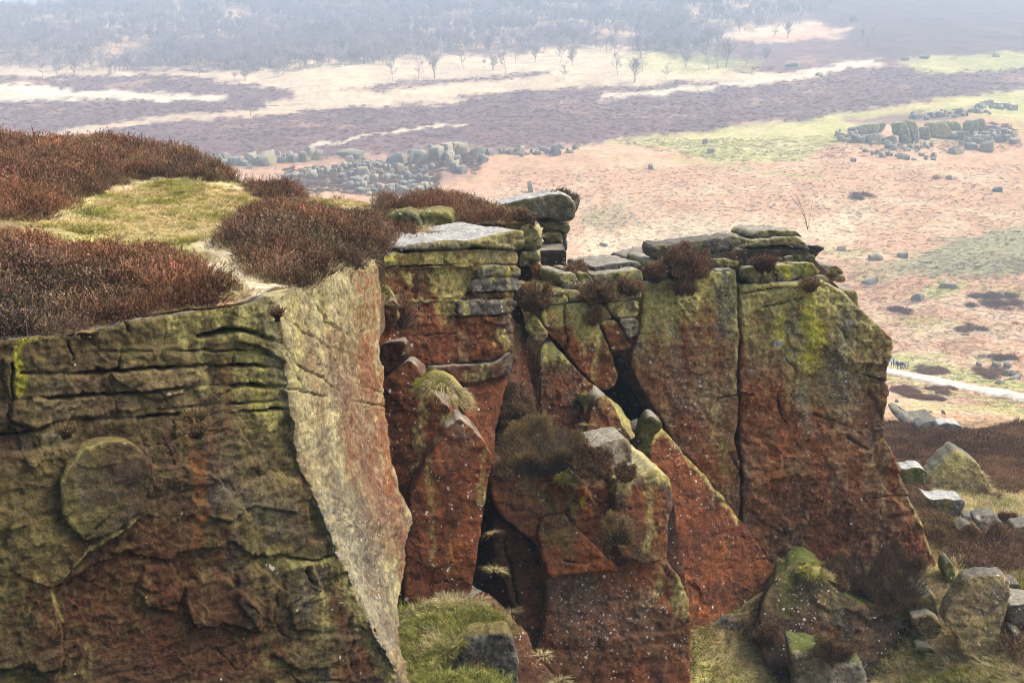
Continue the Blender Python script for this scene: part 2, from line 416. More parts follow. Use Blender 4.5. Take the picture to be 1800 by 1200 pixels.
    at = me.attributes.new('sharp_edge', 'BOOLEAN', 'EDGE'); ek = np.sort(ea, 1); bk_ = set(map(tuple, np.sort(be, 1).tolist())); cand = isb[ea].all(1)
    sv_ = np.zeros(len(ea), bool); ci_ = np.where(cand)[0]; sv_[ci_] = [tuple(x) in bk_ for x in ek[ci_].tolist()]; at.data.foreach_set('value', sv_)
    return link(name, me, parent, o)

def group_thing(name, specs, label, cat, group=None, base_pt=None):
    e = thing(name, base_pt, label, cat, group)
    return e
# ------------------------------------------------------------------ terrain
PROF_Y = np.array([0, 15, 20, 24, 31, 45, 72, 110, 165, 215, 250, 290, 350, 450, 600, 700, 950, 1200, 1500, 1900.])
PROF_Z = np.array([-13.5, -13.5, -13.2, -13.1, -13.0, -15.1, -20.2, -30, -42, -48.8, -47.2, -42.3, -32.5, -10.3, 12, 31.5, 80, 131, 178, 200.])
_yy = np.linspace(0, 1900, 7601); _zz = np.interp(_yy, PROF_Y, PROF_Z)
_k = np.hanning(61); _k /= _k.sum(); _zs = np.convolve(np.r_[np.full(30, _zz[0]), _zz, np.full(30, _zz[-1])], _k, 'valid')
_near = [(1900, 1200, 21.5), (1620, 1200, 23.8), (1460, 1200, 24.7), (1300, 1200, 23.6), (1300, 1140, 24.6), (1215, 1130, 24.3), (1350, 1060, 25.8), (1500, 1015, 27), (1640, 985, 28.5), (1700, 900, 36), (1790, 985, 29),
         (1640, 850, 43), (1800, 870, 42), (1800, 770, 63), (1600, 745, 72), (1560, 720, 84), (1900, 900, 38)]
_np = P3(*np.array(_near).T)
_ext = [(x, y, float(np.interp(y, _yy, _zs))+CAM[2]) for y in (95, 130) for x in (-60, -20, 20, 60, 90)] + [(-25, 30, 46.), (-25, 5, 46.), (0, 3, 46.5), (25, 5, 47.), (0, 45, 45.), (-20, 60, 42.)]
_tn = tps_fit(np.r_[_np[:, :2], np.array(_ext)[:, :2]], np.r_[_np[:, 2], np.array(_ext)[:, 2]])
def terr_z(x, y, detail=True):
    x = np.asarray(x, float); y = np.asarray(y, float)
    far = np.interp(y, _yy, _zs)+CAM[2]
    # the skyline falls away at the far left, the hill climbs to the right
    far = far+np.where(y > 1000, 0, 0)
    crest = sst(930, 1120, y)*sst(-330, -560, x); far = far*(1-crest)+crest*(CAM[2]+np.minimum(far-CAM[2], 96+.10*(x+560)))
    near = _tn(np.stack([x, np.clip(y, 0, 150)], -1)); b = sst(70, 112, y); z = near*(1-b)+far*b
    q = np.stack([x, y, 0*x], -1)
    if detail:
        A = np.clip((y-34)/60, 0, 1)
        z = z+A*(1.4*fbm(q/38, 3, 101)*np.clip(y/220, .25, 2.2)+.34*fbm(q/7, 3, 102)+.10*np.abs(fbm(q/2.1, 3, 103)))
        z = z+.06*fbm(q/1.1, 3, 104)
    return z
_YM = np.r_[np.arange(16, 120, .4), np.arange(120, 400, 1.), np.arange(400, 1500, 3.)]
def ground(px, py, y0=20.):
    """where the photo's ray through (px, py) meets the terrain"""
    u, v = uv(px, py); ym = _YM[_YM > y0]
    d = CAM[2]+v*ym-terr_z(u*ym, ym); i = np.where(d < 0)[0]
    if len(i) == 0 or i[0] == 0: Y = ym[0] if len(i) else ym[-1]
    else:
        a, b = d[i[0]-1], d[i[0]]; Y = ym[i[0]-1]+(ym[i[0]]-ym[i[0]-1])*a/(a-b)
    return np.array([u*Y, Y, float(terr_z(u*Y, Y))])

GC = {k: np.array(v) for k, v in dict(heather=(.125, .072, .066), bracken=(.40, .235, .13), straw=(.46, .355, .225), cream=(.53, .455, .315), green=(.26, .27, .06), lime=(.33, .32, .10),
      wood=(.15, .10, .08), bog=(.19, .18, .085), soil=(.10, .065, .04), dry=(.20, .14, .065), darkheath=(.085, .05, .042), tan=(.47, .31, .16)).items()}
ZONES = [  # (colour, outline in photo pixels, softness px, strength)
    ('heather', [(-200, 100), (2000, 60), (2000, 150), (1600, 180), (1480, 205), (1380, 230), (1200, 236), (1100, 246), (960, 262), (800, 268), (600, 275), (400, 290), (-200, 290)], 4, 1),
    ('wood', [(-300, -200), (2100, -200), (2100, 40), (1560, 60), (1430, 40), (1250, 70), (1150, 95), (1060, 85), (900, 95), (620, 108), (560, 110), (330, 124), (-300, 118)], 5, 1),
    ('darkheath', [(1400, -200), (2100, -200), (2100, 95), (1700, 98), (1560, 108), (1480, 70), (1420, 30)], 12, 1),
    ('straw', [(-200, 114), (330, 122), (430, 126), (560, 106), (620, 108), (900, 95), (1060, 82), (1150, 95), (1300, 128), (1400, 128), (1530, 105), (1545, 112), (1350, 142), (1000, 158), (700, 188), (600, 188), (480, 152), (300, 130), (-200, 138)], 5, .95),
    ('heather', [(600, 155), (750, 140), (980, 124), (972, 131), (760, 150), (600, 172)], 3, .85),
    ('heather', [(760, 172), (900, 161), (1100, 152), (1260, 143), (1190, 155), (900, 174)], 3, .85),
    ('cream', [(-200, 148), (60, 150), (170, 158), (400, 172), (380, 178), (150, 173), (-200, 184)], 4, .9),
    ('straw', [(470, 178), (600, 165), (760, 168), (700, 180), (480, 190)], 5, .8),
    ('straw', [(1200, 70), (1420, 38), (1440, 46), (1300, 66), (1210, 76)], 4, .9),
    ('straw', [(1330, 72), (1400, 66), (1395, 74), (1335, 80)], 3, .8), ('straw', [(1455, 52), (1505, 46), (1490, 56), (1460, 58)], 3, .8),
    ('green', [(1080, 96), (1200, 92), (1340, 108), (1330, 124), (1200, 135), (1080, 115)], 8, .55),
    ('lime', [(1575, 108), (1640, 101), (1700, 100), (2000, 70), (2000, 118), (1800, 121), (1650, 129), (1600, 122)], 5, .8),
    ('lime', [(1060, 252), (1180, 236), (1290, 226), (1420, 211), (1560, 189), (1650, 174), (2000, 140), (2000, 225), (1800, 215), (1660, 195), (1500, 214), (1480, 250), (1400, 280), (1260, 288), (1180, 262)], 6, .9),
    ('heather', [(1490, 212), (1600, 195), (1720, 188), (1700, 206), (1520, 224)], 6, .8),
    ('green', [(1560, 225), (1640, 215), (1800, 225), (1790, 250), (1600, 260)], 8, .4),
    ('heather', [(400, 285), (700, 272), (860, 262), (850, 300), (760, 330), (520, 330), (400, 300)], 12, .6),
    ('bracken', [(400, 295), (560, 290), (600, 282), (640, 290), (560, 302), (450, 310)], 5, .9),
    ('straw', [(1020, 420), (1180, 380), (1420, 395), (1500, 360), (1560, 380), (1450, 430), (1300, 440), (1020, 480)], 20, .8),
    ('bog', [(1660, 425), (1760, 400), (1900, 390), (1900, 470), (1720, 490), (1560, 478), (1500, 470), (1600, 455)], 9, .85),
    ('bog', [(1030, 365), (1110, 355), (1130, 395), (1060, 410), (1020, 395)], 9, .5),
    ('green', [(1580, 520), (1660, 495), (1720, 500), (1640, 525)], 6, .8),
    ('lime', [(1540, 615), (1620, 630), (1700, 650), (1900, 690), (1900, 720), (1780, 690), (1640, 660), (1540, 645)], 7, .85),
    ('lime', [(1540, 655), (1640, 680), (1800, 712), (1900, 730), (1900, 760), (1780, 730), (1700, 700), (1540, 672)], 8, .7),
    ('dry', [(1250, 735), (1530, 740), (1950, 745), (1950, 1250), (1180, 1250), (1200, 1090), (1560, 970)], 12, .9),
    ('darkheath', [(1300, 735), (1540, 745), (1660, 762), (1800, 752), (1950, 760), (1950, 862), (1760, 865), (1740, 830), (1600, 850), (1540, 830), (1300, 830)], 7, .95),
    ('lime', [(1740, 868), (1810, 880), (1900, 930), (1760, 945), (1700, 890)], 12, .7),
    ('lime', [(1200, 1105), (1260, 1130), (1330, 1130), (1420, 1190), (1600, 1190), (1800, 1150), (1900, 1300), (1180, 1300)], 10, .75),
]
LINES = [('straw', [(-50, 252), (60, 241), (150, 230), (220, 218), (300, 208), (400, 203), (480, 195), (600, 186)], 5, .8), ('cream', [(545, 258), (600, 247), (720, 228), (820, 219)], 2.2, .8),
         ('cream', [(1060, 172), (1200, 157), (1350, 143), (1440, 128), (1530, 106)], 4, .85), ('green', [(1200, 285), (1300, 293), (1380, 305), (1440, 313)], 2, .6),
         ('tan', [(1470, 268), (1500, 298)], 1.5, .5), ('green', [(1030, 268), (1200, 284)], 2, .4)]
def zone_color(px, py, P):
    q = P*np.array([1, 1, 0.]); D = P[:, 1]
    wn_ = sst(60, 130, D); wf_ = sst(330, 560, D)
    def ms(a, o, sd):
        r = fbm(q/(a*.16)+o, 4, sd)*(1-wn_)+wn_*(1-wf_)*fbm(q/a+o, 4, sd+1)
        return r+wf_*fbm(q/(a*3.2)+o, 4, sd+2)
    n1 = ms(9., 0, 201); n2 = ms(2.2, 5, 222)
    wx = px+22*fbm(np.c_[px/70, py/14, 0*px], 4, 203); wy = py+6*fbm(np.c_[px/40, py/9, 0*px+3], 4, 204)+4*fbm(np.c_[px/9, py/3, 0*px+3], 3, 206)
    col = GC['bracken'][None]*np.ones((len(px), 1)); m = sst(-.1, .45, n1+.5*n2)[:, None]*.6; col = col*(1-m)+GC['straw']*m
    m = sst(.15, .55, n2-.5*n1)[:, None]*.4; col = col*(1-m)+GC['soil']*.5*m+GC['bracken']*.35*m
    m = sst(.2, .6, ms(14., 11, 233))[:, None]*.4*sst(330, 450, py)[:, None]; col = col*(1-m)+GC['green']*m
    for key, pts, soft, st in ZONES:
        s = sdf(wx, wy, pts); a = (st*sst(-soft, soft, s+soft*1.2*n2))[:, None]
        if a.max() <= 0: continue
        c = GC[key]*(1+.35*n2[:, None]+.15*n1[:, None])
        if key in ('heather',):
            g = sst(.25, .6, n1+.6*n2)[:, None]*.28; c = c*(1-g)+GC['tan']*g
        if key in ('lime', 'green'):
            g = sst(.0, .5, n2+.4*n1)[:, None]*.5; c = c*(1-g)+GC['straw']*g
        if key == 'wood':
            g = sst(.0, .4, n1+.5*n2)[:, None]*.6; c = c*(1-g)+GC['tan']*g
        col = col*(1-a)+c*a
    for key, pts, wd, st in LINES:
        d = segdist(px+3*n2, wy, pts); a = (st*sst(wd*1.6, wd*.4, d+wd*.7*n1))[:, None]; col = col*(1-a)+GC[key]*a
    return np.clip(col, .01, .75)
ys = [17.]
while ys[-1] < 1650: ys.append(ys[-1]*(1.010 if ys[-1] > 90 else 1.012))
ys = np.array(ys)
us = np.r_[np.linspace(-1.25, -.56, 40)[:-1], np.arange(-.56, .56, .0024), np.linspace(.56, 1.25, 40)]
UU, YY = np.meshgrid(us, ys); X = (UU*YY).ravel(); Yv = YY.ravel()
Z = terr_z(X, Yv); Pt = np.stack([X, Yv, Z], -1)
px_t, py_t = proj(Pt); Yv_t = Yv.copy(); tcol = zone_color(px_t, py_t, Pt)
nr, nc = UU.shape; ii = (np.arange(nr-1)[:, None]*nc+np.arange(nc-1)[None]).ravel()
me = mesh_np('moorland', Pt, None, M_TERR, True, tcol, None, np.c_[ii, ii+1, ii+nc+1, ii+nc])
tag(link('moorland', me), 'moorland valley floor and hillside of bracken, heather and pale grass', None, None, 'structure')

# gravel track on the valley floor
tr = np.array([ground(x, y, 120) for x, y in [(1440, 630), (1500, 641), (1560, 653), (1600, 661), (1640, 669), (1700, 682), (1750, 691), (1800, 700), (1870, 716), (1950, 736)]])
tt = np.linspace(0, len(tr)-1, 160); tr = np.stack([np.interp(tt, np.arange(len(tr)), tr[:, i]) for i in range(2)], 1)
tg = np.gradient(tr, axis=0); tg /= np.linalg.norm(tg, axis=1, keepdims=True); pn = np.c_[-tg[:, 1], tg[:, 0]]
V = []; 
for k in range(7):
    s = (k-3)/3; w_ = 3.6+.5*fbm(np.c_[tr/6., np.zeros(len(tr))], 3, 301+k); q = tr+pn*(s*w_)[:, None]
    V.append(np.c_[q, terr_z(q[:, 0], q[:, 1])])
V = np.array(V); zc = V[:, :, 2].max(0); zc = np.convolve(np.r_[np.full(6, zc[0]), zc, np.full(6, zc[-1])], np.ones(13)/13, 'valid')+.22
V[:, :, 2] = zc[None]+np.array([-.55, 0, .04, .06, .04, 0, -.55])[:, None]
n_ = V.shape[1]; ii = (np.arange(6)[:, None]*n_+np.arange(n_-1)[None]).ravel(); Vf = V.reshape(-1, 3)
pc_ = np.array([.50, .45, .37])*(1+.22*fbm(Vf/1.5, 3, 311)+.2*fbm(Vf/.5, 2, 312))[:, None]*np.repeat(np.array([.55, .82, 1.05, .78, 1.05, .85, .55]), n_)[:, None]
tag(link('track', mesh_np('track', Vf, None, M_PATH, True, pc_, None, np.c_[ii, ii+n_, ii+n_+1, ii+1])), 'pale gravel track crossing the valley floor', None, None, 'structure')

# ------------------------------------------------------------------ ground patches on the crag (outline in pixels, distance controls, skirt downwards)
def patch(name, poly, ctrl, cols, step=4.0, skirt=6., bump=.06, label=None, seed=3, mat=None, lip=0.):
    p = resample(np.asarray(poly, float), step); x0, y0 = p.min(0); x1, y1 = p.max(0)
    gx, gy = np.meshgrid(np.arange(x0, x1, step), np.arange(y0, y1, step*.75)); gx, gy = gx.ravel(), gy.ravel()
    k = sdf(gx, gy, poly) > step*.55; al = np.r_[p, np.c_[gx[k], gy[k]]]; nb = len(p)
    vo, _, fo, _, _, _ = delaunay_2d_cdt([Vector(q) for q in al], [(i, (i+1) % nb) for i in range(nb)], [], 1, 1e-5)
    Q = np.array([v[:] for v in vo]); tri = np.array([f for f in fo if len(f) == 3])
    U, V = uv(Q[:, 0], Q[:, 1]); Yv = 1/np.clip(plane_invY(ctrl)(U, V), 1e-4, None); P = np.stack([U*Yv, Yv, V*Yv+CAM[2]], -1)
    P[:, 2] += bump*fbm(P*1.1, 4, seed)+.5*bump*fbm(P*4, 3, seed+1)
    key0, rest = cols[0], cols[1:]
    n2 = fbm(P*2.2, 4, seed+9); n3 = fbm(P*7, 3, seed+10)
    col = (GC[key0]*(1+.35*n2[:, None]+.25*n3[:, None]))
    wx = Q[:, 0]+10*fbm(P*1.5, 3, seed+4); wy = Q[:, 1]+8*fbm(P*1.5+9, 3, seed+5)
    for key, pts, wd, st in rest:
        a = (st*sst(1.2, .4, segdist(wx, wy, pts)/wd+.5*n2))[:, None]; col = col*(1-a)+GC[key]*(1+.3*n3[:, None])*a
    E = np.r_[tri[:, [0, 1]], tri[:, [1, 2]], tri[:, [2, 0]]]; Es = np.sort(E, 1); kk = Es[:, 0]*len(Q)+Es[:, 1]
    _, inv, cnt = np.unique(kk, return_inverse=True, return_counts=True); be = E[cnt[inv] == 1]
    bi = np.unique(be); mp = {int(b): i+len(P) for i, b in enumerate(bi)}
    S = P[bi].copy(); S[:, 2] -= skirt; S[:, 1] += 1.0
    qd = np.array([(a, b, mp[int(b)], mp[int(a)]) for a, b in be])
    Vv = np.r_[P, S]; cc = np.r_[col, col[bi]*0+GC['soil']]
    t0 = P[tri]; nrm = np.cross(t0[:, 1]-t0[:, 0], t0[:, 2]-t0[:, 0])
    if np.median(nrm[:, 2]) < 0: tri = tri[:, ::-1]; qd = qd[:, ::-1]
    me = mesh_np(name, Vv, tri, mat or M_SOIL, True, np.clip(cc, .01, .75), None, qd)
    ob = tag(link(name, me), label, None, None, 'structure')
    return ob, P, tri, Q
# ------------------------------------------------------------------ plateau above the near buttress
PLAT = [(-260, 640), (-60, 606), (0, 600), (80, 593), (160, 586), (230, 560), (300, 548), (360, 539), (430, 528), (475, 512), (500, 505), (540, 494), (590, 477), (630, 462), (655, 450), (672, 438), (700, 432),
        (715, 428), (760, 412), (800, 400), (850, 392), (930, 392), (935, 375), (860, 357), (760, 352), (700, 362), (650, 358), (600, 352), (540, 350), (500, 335), (450, 332), (420, 322), (380, 300), (300, 280), (200, 274), (100, 272), (0, 276), (-260, 285)]
PCTRL = [(-260, 640, 11.2), (0, 598, 12.25), (230, 564, 13.05), (490, 516, 14.25), (600, 474, 17.1), (655, 450, 19.0), (690, 434, 22.8), (730, 424, 23.2), (0, 420, 17), (0, 330, 24), (0, 276, 33), (200, 274, 33), (380, 300, 28.5), (430, 400, 20), (430, 470, 15.9),
         (300, 400, 20), (550, 352, 29), (650, 358, 31), (640, 400, 24), (560, 480, 16.2), (700, 372, 28), (800, 358, 31), (930, 385, 28), (800, 400, 25), (-260, 420, 17), (-260, 290, 31)]
PLATO = patch('plateau', PLAT, PCTRL, ['dry', ('lime', [(150, 385), (250, 360), (380, 340), (400, 380), (330, 400), (120, 395)], 50, .85), ('straw', [(200, 345), (330, 330), (420, 350)], 26, .8), ('cream', [(380, 460), (420, 475), (470, 515), (520, 505)], 20, .9),
               ('green', [(210, 385), (330, 365)], 18, .5), ('straw', [(560, 354), (620, 356)], 14, .8), ('cream', [(330, 410), (400, 440)], 16, .6), ('straw', [(100, 390), (200, 400), (300, 380)], 20, .5), ('tan', [(230, 566), (300, 556), (430, 536)], 9, .9), ('cream', [(430, 534), (490, 514), (560, 494)], 10, .9)], 5., 1.6, .07, 'turf and sand plateau above the near cliff edge')

# ------------------------------------------------------------------ near buttress (left)
b0 = P3(350, 1300, 12.9)
nb_ = thing('near_buttress', b0, 'big near quarried buttress with pale sloping side face and olive brown front', 'cliff')
A_ctrl = [(0, 598, 12.0), (490, 525, 14.0), (0, 1200, 11.75)]
A_poly = [(-260, 640), (-60, 605), (0, 600), (60, 592), (150, 586), (230, 564), (300, 555), (360, 547), (430, 537), (472, 520), (490, 545), (498, 600), (506, 660), (512, 715), (519, 765), (531, 812), (548, 850), (565, 890), (580, 930), (597, 975), (625, 1030), (650, 1080), (675, 1130), (700, 1180), (716, 1230), (722, 1330), (-260, 1330)]
oval = [(106, 850), (118, 812), (150, 786), (190, 776), (235, 782), (258, 802), (268, 822), (262, 850), (255, 890), (238, 906), (200, 937), (150, 950), (112, 912)]
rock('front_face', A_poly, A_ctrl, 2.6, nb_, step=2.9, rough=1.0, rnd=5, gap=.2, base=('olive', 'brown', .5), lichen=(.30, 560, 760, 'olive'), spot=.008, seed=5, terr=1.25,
     cracks=[([(-80, 706), (0, 703), (130, 697), (250, 690), (330, 681), (420, 677), (515, 682)], 3.2, .16), ([(35, 656), (110, 656), (150, 655), (210, 652), (300, 647), (370, 643), (440, 643), (510, 650)], 2.6, .12),
             ([(110, 618), (200, 618), (280, 617), (345, 617), (420, 617), (470, 622), (500, 632)], 2.2, .09), ([(350, 593), (390, 583), (430, 581), (470, 595), (500, 606)], 3.6, .16), ([(-80, 775), (0, 767), (60, 757), (110, 743), (170, 738), (280, 733), (330, 730), (420, 725), (515, 719)], 2.4, .09),
             ([(280, 722), (380, 712), (470, 708), (515, 704)], 2, .06), ([(20, 640), (23, 700), (14, 730), (25, 745), (50, 755), (60, 785)], 2.6, .08), ([(222, 567), (228, 590), (212, 610), (207, 652)], 2.2, .06), ([(110, 656), (128, 628), (118, 600)], 2, .05), ([(330, 760), (270, 800), (262, 850)], 2.4, .06),
             ([(520, 985), (560, 985), (590, 975)], 2.2, .06), ([(535, 995), (545, 1020), (575, 1040), (570, 1110), (600, 1120)], 2.2, .05), ([(445, 985), (500, 975), (515, 985)], 2.2, .05), ([(410, 650), (412, 620)], 2, .05), ([(210, 730), (190, 660)], 2, .05)],
     raised=[([(-300, 1400), (-300, 790), (60, 792), (105, 780), (250, 786), (268, 822), (256, 890), (240, 906), (200, 938), (150, 966), (115, 1000), (86, 1030), (100, 1080), (108, 1130), (106, 1400)], .15, 3.),
             ([(240, 1040), (262, 1068), (310, 1078), (322, 1030), (300, 985), (255, 995)], .06, 3), ([(325, 1075), (348, 1106), (392, 1096), (450, 1112), (462, 1080), (425, 1040), (380, 1000), (325, 1030)], .07, 3), ([(415, 1060), (455, 1112), (500, 1090), (505, 1040), (450, 990), (420, 1010)], .06, 3),
             ([(500, 1060), (520, 1106), (570, 1112), (578, 1050), (545, 985), (505, 1000)], .06, 3), ([(480, 1150), (530, 1182), (590, 1165), (640, 1120), (560, 1115)], .06, 3), ([(366, 905), (400, 915), (450, 890), (520, 900), (530, 850), (480, 830), (400, 870)], .05, 3), ([(160, 700), (300, 685), (300, 650), (200, 655), (125, 660), (110, 690)], .05, 3),
             ([(60, 700), (240, 695), (250, 720), (150, 735), (60, 750), (20, 740)], .05, 3)],
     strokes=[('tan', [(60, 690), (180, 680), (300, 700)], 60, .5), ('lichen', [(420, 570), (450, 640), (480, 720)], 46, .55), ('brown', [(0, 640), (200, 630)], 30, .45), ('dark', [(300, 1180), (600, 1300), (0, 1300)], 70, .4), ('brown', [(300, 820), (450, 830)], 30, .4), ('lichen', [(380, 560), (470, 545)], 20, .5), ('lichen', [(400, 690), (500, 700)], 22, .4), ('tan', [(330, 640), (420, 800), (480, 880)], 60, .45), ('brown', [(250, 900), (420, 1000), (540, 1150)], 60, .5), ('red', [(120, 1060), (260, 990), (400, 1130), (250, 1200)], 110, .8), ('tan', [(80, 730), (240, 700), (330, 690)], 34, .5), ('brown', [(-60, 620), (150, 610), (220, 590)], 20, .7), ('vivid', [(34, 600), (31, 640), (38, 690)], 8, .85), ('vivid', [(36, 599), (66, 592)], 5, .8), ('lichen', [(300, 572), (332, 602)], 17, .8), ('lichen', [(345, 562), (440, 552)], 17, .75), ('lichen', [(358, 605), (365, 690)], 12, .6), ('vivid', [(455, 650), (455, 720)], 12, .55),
              ('lichen', [(430, 560), (450, 640), (470, 740)], 26, .6), ('cream', [(466, 545), (485, 620), (505, 690)], 22, .95), ('cream', [(508, 700), (525, 780), (550, 850), (600, 975), (650, 1080), (705, 1190)], 7, .9), ('rust', [(330, 735), (338, 790), (350, 850)], 12, .55), ('rust', [(402, 640), (404, 760)], 9, .5), ('rust', [(368, 745), (365, 810)], 9, .45), ('orange', [(355, 800), (350, 900), (345, 960)], 16, .45),  # narrow cream line paints a lit rim down the arete
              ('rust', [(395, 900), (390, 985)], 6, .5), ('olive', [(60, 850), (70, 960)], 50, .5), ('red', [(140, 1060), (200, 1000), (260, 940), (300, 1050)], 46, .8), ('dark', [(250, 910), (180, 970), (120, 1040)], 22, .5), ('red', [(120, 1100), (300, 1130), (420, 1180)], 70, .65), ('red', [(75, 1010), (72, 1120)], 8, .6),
              ('brown', [(-100, 1100), (40, 1150), (200, 1250), (600, 1280)], 90, .6), ('dark', [(100, 1250), (500, 1270)], 60, .4), ('lichen', [(240, 905), (150, 965), (90, 1030), (105, 1090)], 5, .75), ('moss', [(20, 1180), (60, 1190)], 22, .5), ('grey', [(420, 860), (500, 920)], 45, .4), ('grey', [(545, 1030), (530, 1080)], 26, .5), ('lichen', [(460, 985), (520, 985), (580, 990)], 8, .6),  # brown, red and dark low down: iron stain plus painted-in vignette darkening
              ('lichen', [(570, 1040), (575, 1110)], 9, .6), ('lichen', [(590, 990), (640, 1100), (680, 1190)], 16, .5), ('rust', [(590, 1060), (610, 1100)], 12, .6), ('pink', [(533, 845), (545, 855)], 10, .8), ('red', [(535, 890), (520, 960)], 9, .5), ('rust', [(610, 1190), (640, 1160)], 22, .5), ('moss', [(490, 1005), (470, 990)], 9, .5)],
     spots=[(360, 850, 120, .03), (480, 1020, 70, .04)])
rock('flake', oval, [(0, 598, 11.76), (490, 525, 13.76), (0, 1200, 11.51)], .4, nb_, step=3.4, rough=.5, rnd=2, gap=.5, topc='olive', base=('olive', 'brown', .4), seed=9, spot=.02, terr=.6, cracks=[([(150, 945), (200, 900)], 1.5, .03)],
     strokes=[('slate', [(150, 860), (220, 840)], 40, .3), ('lichen', [(110, 850), (125, 810), (150, 788), (190, 778)], 4, .7), ('slate', [(240, 900), (200, 935)], 16, .6), ('olive', [(150, 920), (190, 900)], 24, .5)])
S_poly = [(474, 521), (500, 512), (545, 500), (590, 482), (630, 461), (658, 447), (667, 462), (673, 520), (672, 600), (680, 690), (688, 760), (700, 830), (712, 880), (725, 915), (722, 930), (712, 955), (710, 1010), (704, 1060), (707, 1120), (720, 1180), (730, 1240), (740, 1330), (722, 1330), (718, 1232), (700, 1181), (675, 1131), (650, 1081), (625, 1031), (597, 976), (580, 931), (565, 891), (548, 851), (531, 813), (519, 766), (512, 716), (506, 661), (498, 601), (490, 546)]
rock('side_face', S_poly, [(x_, y_, float(1/plane_invY(A_ctrl)(*uv(x_, y_)))-.03) for x_, y_ in [(478, 524), (498, 600), (512, 715), (531, 812), (565, 890), (597, 975), (650, 1081), (700, 1181), (722, 1330)]]+[(662, 452, 19.0), (672, 600, 18.5), (690, 760, 18.0), (725, 915, 17.7), (706, 1060, 16.6), (728, 1240, 15.9), (742, 1330, 15.7)], 2.0, nb_, back=(-.8, .5, 0), step=2.8, rough=.85, rnd=5, gap=.1, base=('cream', 'tan', .60), seed=13, spot=.05, terr=.6, topc='cream',
     cracks=[([(490, 552), (530, 580), (580, 610), (640, 632), (672, 652)], 1.6, .05), ([(545, 520), (575, 565), (612, 590), (668, 606)], 1.8, .06), ([(500, 606), (520, 640), (560, 660), (600, 690)], 1.8, .05), ([(508, 682), (545, 690), (600, 703), (682, 714)], 1.8, .05), ([(510, 640), (540, 690)], 1.6, .04), ([(625, 462), (650, 480), (672, 505)], 1.6, .06), ([(600, 725), (690, 722)], 1.2, .03), ([(560, 640), (640, 680), (682, 690)], 1.2, .03)],
     raised=[([(700, 860), (735, 900), (730, 950), (708, 1000), (695, 940)], .05, 5)],
     strokes=[('cream', [(495, 540), (515, 640), (535, 760), (590, 930), (660, 1080)], 14, .9), ('cream', [(500, 530), (520, 640), (540, 760)], 26, .7), ('pale', [(560, 900), (610, 1000), (680, 1120)], 40, .55), ('grey', [(560, 780), (600, 880), (660, 1000)], 34, .5), ('lichen', [(515, 525), (530, 600), (525, 680)], 12, .6), ('lichen', [(560, 520), (580, 580)], 9, .5), ('rust', [(655, 490), (650, 620), (662, 720), (690, 860)], 26, .85), ('pink', [(600, 620), (640, 760), (690, 940)], 46, .55), ('grey', [(600, 880), (650, 980), (690, 1100)], 34, .5), ('rust', [(640, 600), (638, 690)], 9, .5), ('orange', [(672, 650), (676, 760), (690, 860)], 8, .6),  # leading cream strokes brighten the left strip as if lit, over yellow streaks
              ('pink', [(620, 700), (640, 800), (680, 900)], 30, .6), ('rust', [(615, 720), (618, 840)], 6, .5), ('rust', [(650, 800), (660, 860)], 6, .5), ('rust', [(600, 760), (610, 860)], 4, .5), ('rust', [(690, 830), (702, 950), (700, 1010)], 7, .55), ('pink', [(700, 900), (690, 960)], 14, .5), ('olive', [(590, 520), (640, 560), (600, 620)], 22, .4), ('slate', [(590, 650), (600, 700)], 20, .35), ('cream', [(625, 470), (650, 455)], 12, .8), ('lichen', [(685, 500), (684, 530)], 8, .8)],
     spots=[(650, 960, 80, .3), (640, 1050, 60, .25)])

rock('rear_mass', [(540, 500), (664, 455), (735, 432), (740, 700), (735, 1200), (560, 1200)], [(560, 600, 21.2), (730, 600, 21.95)], 3.0, nb_, step=8, base=('red', 'dark', .4), gap=0)
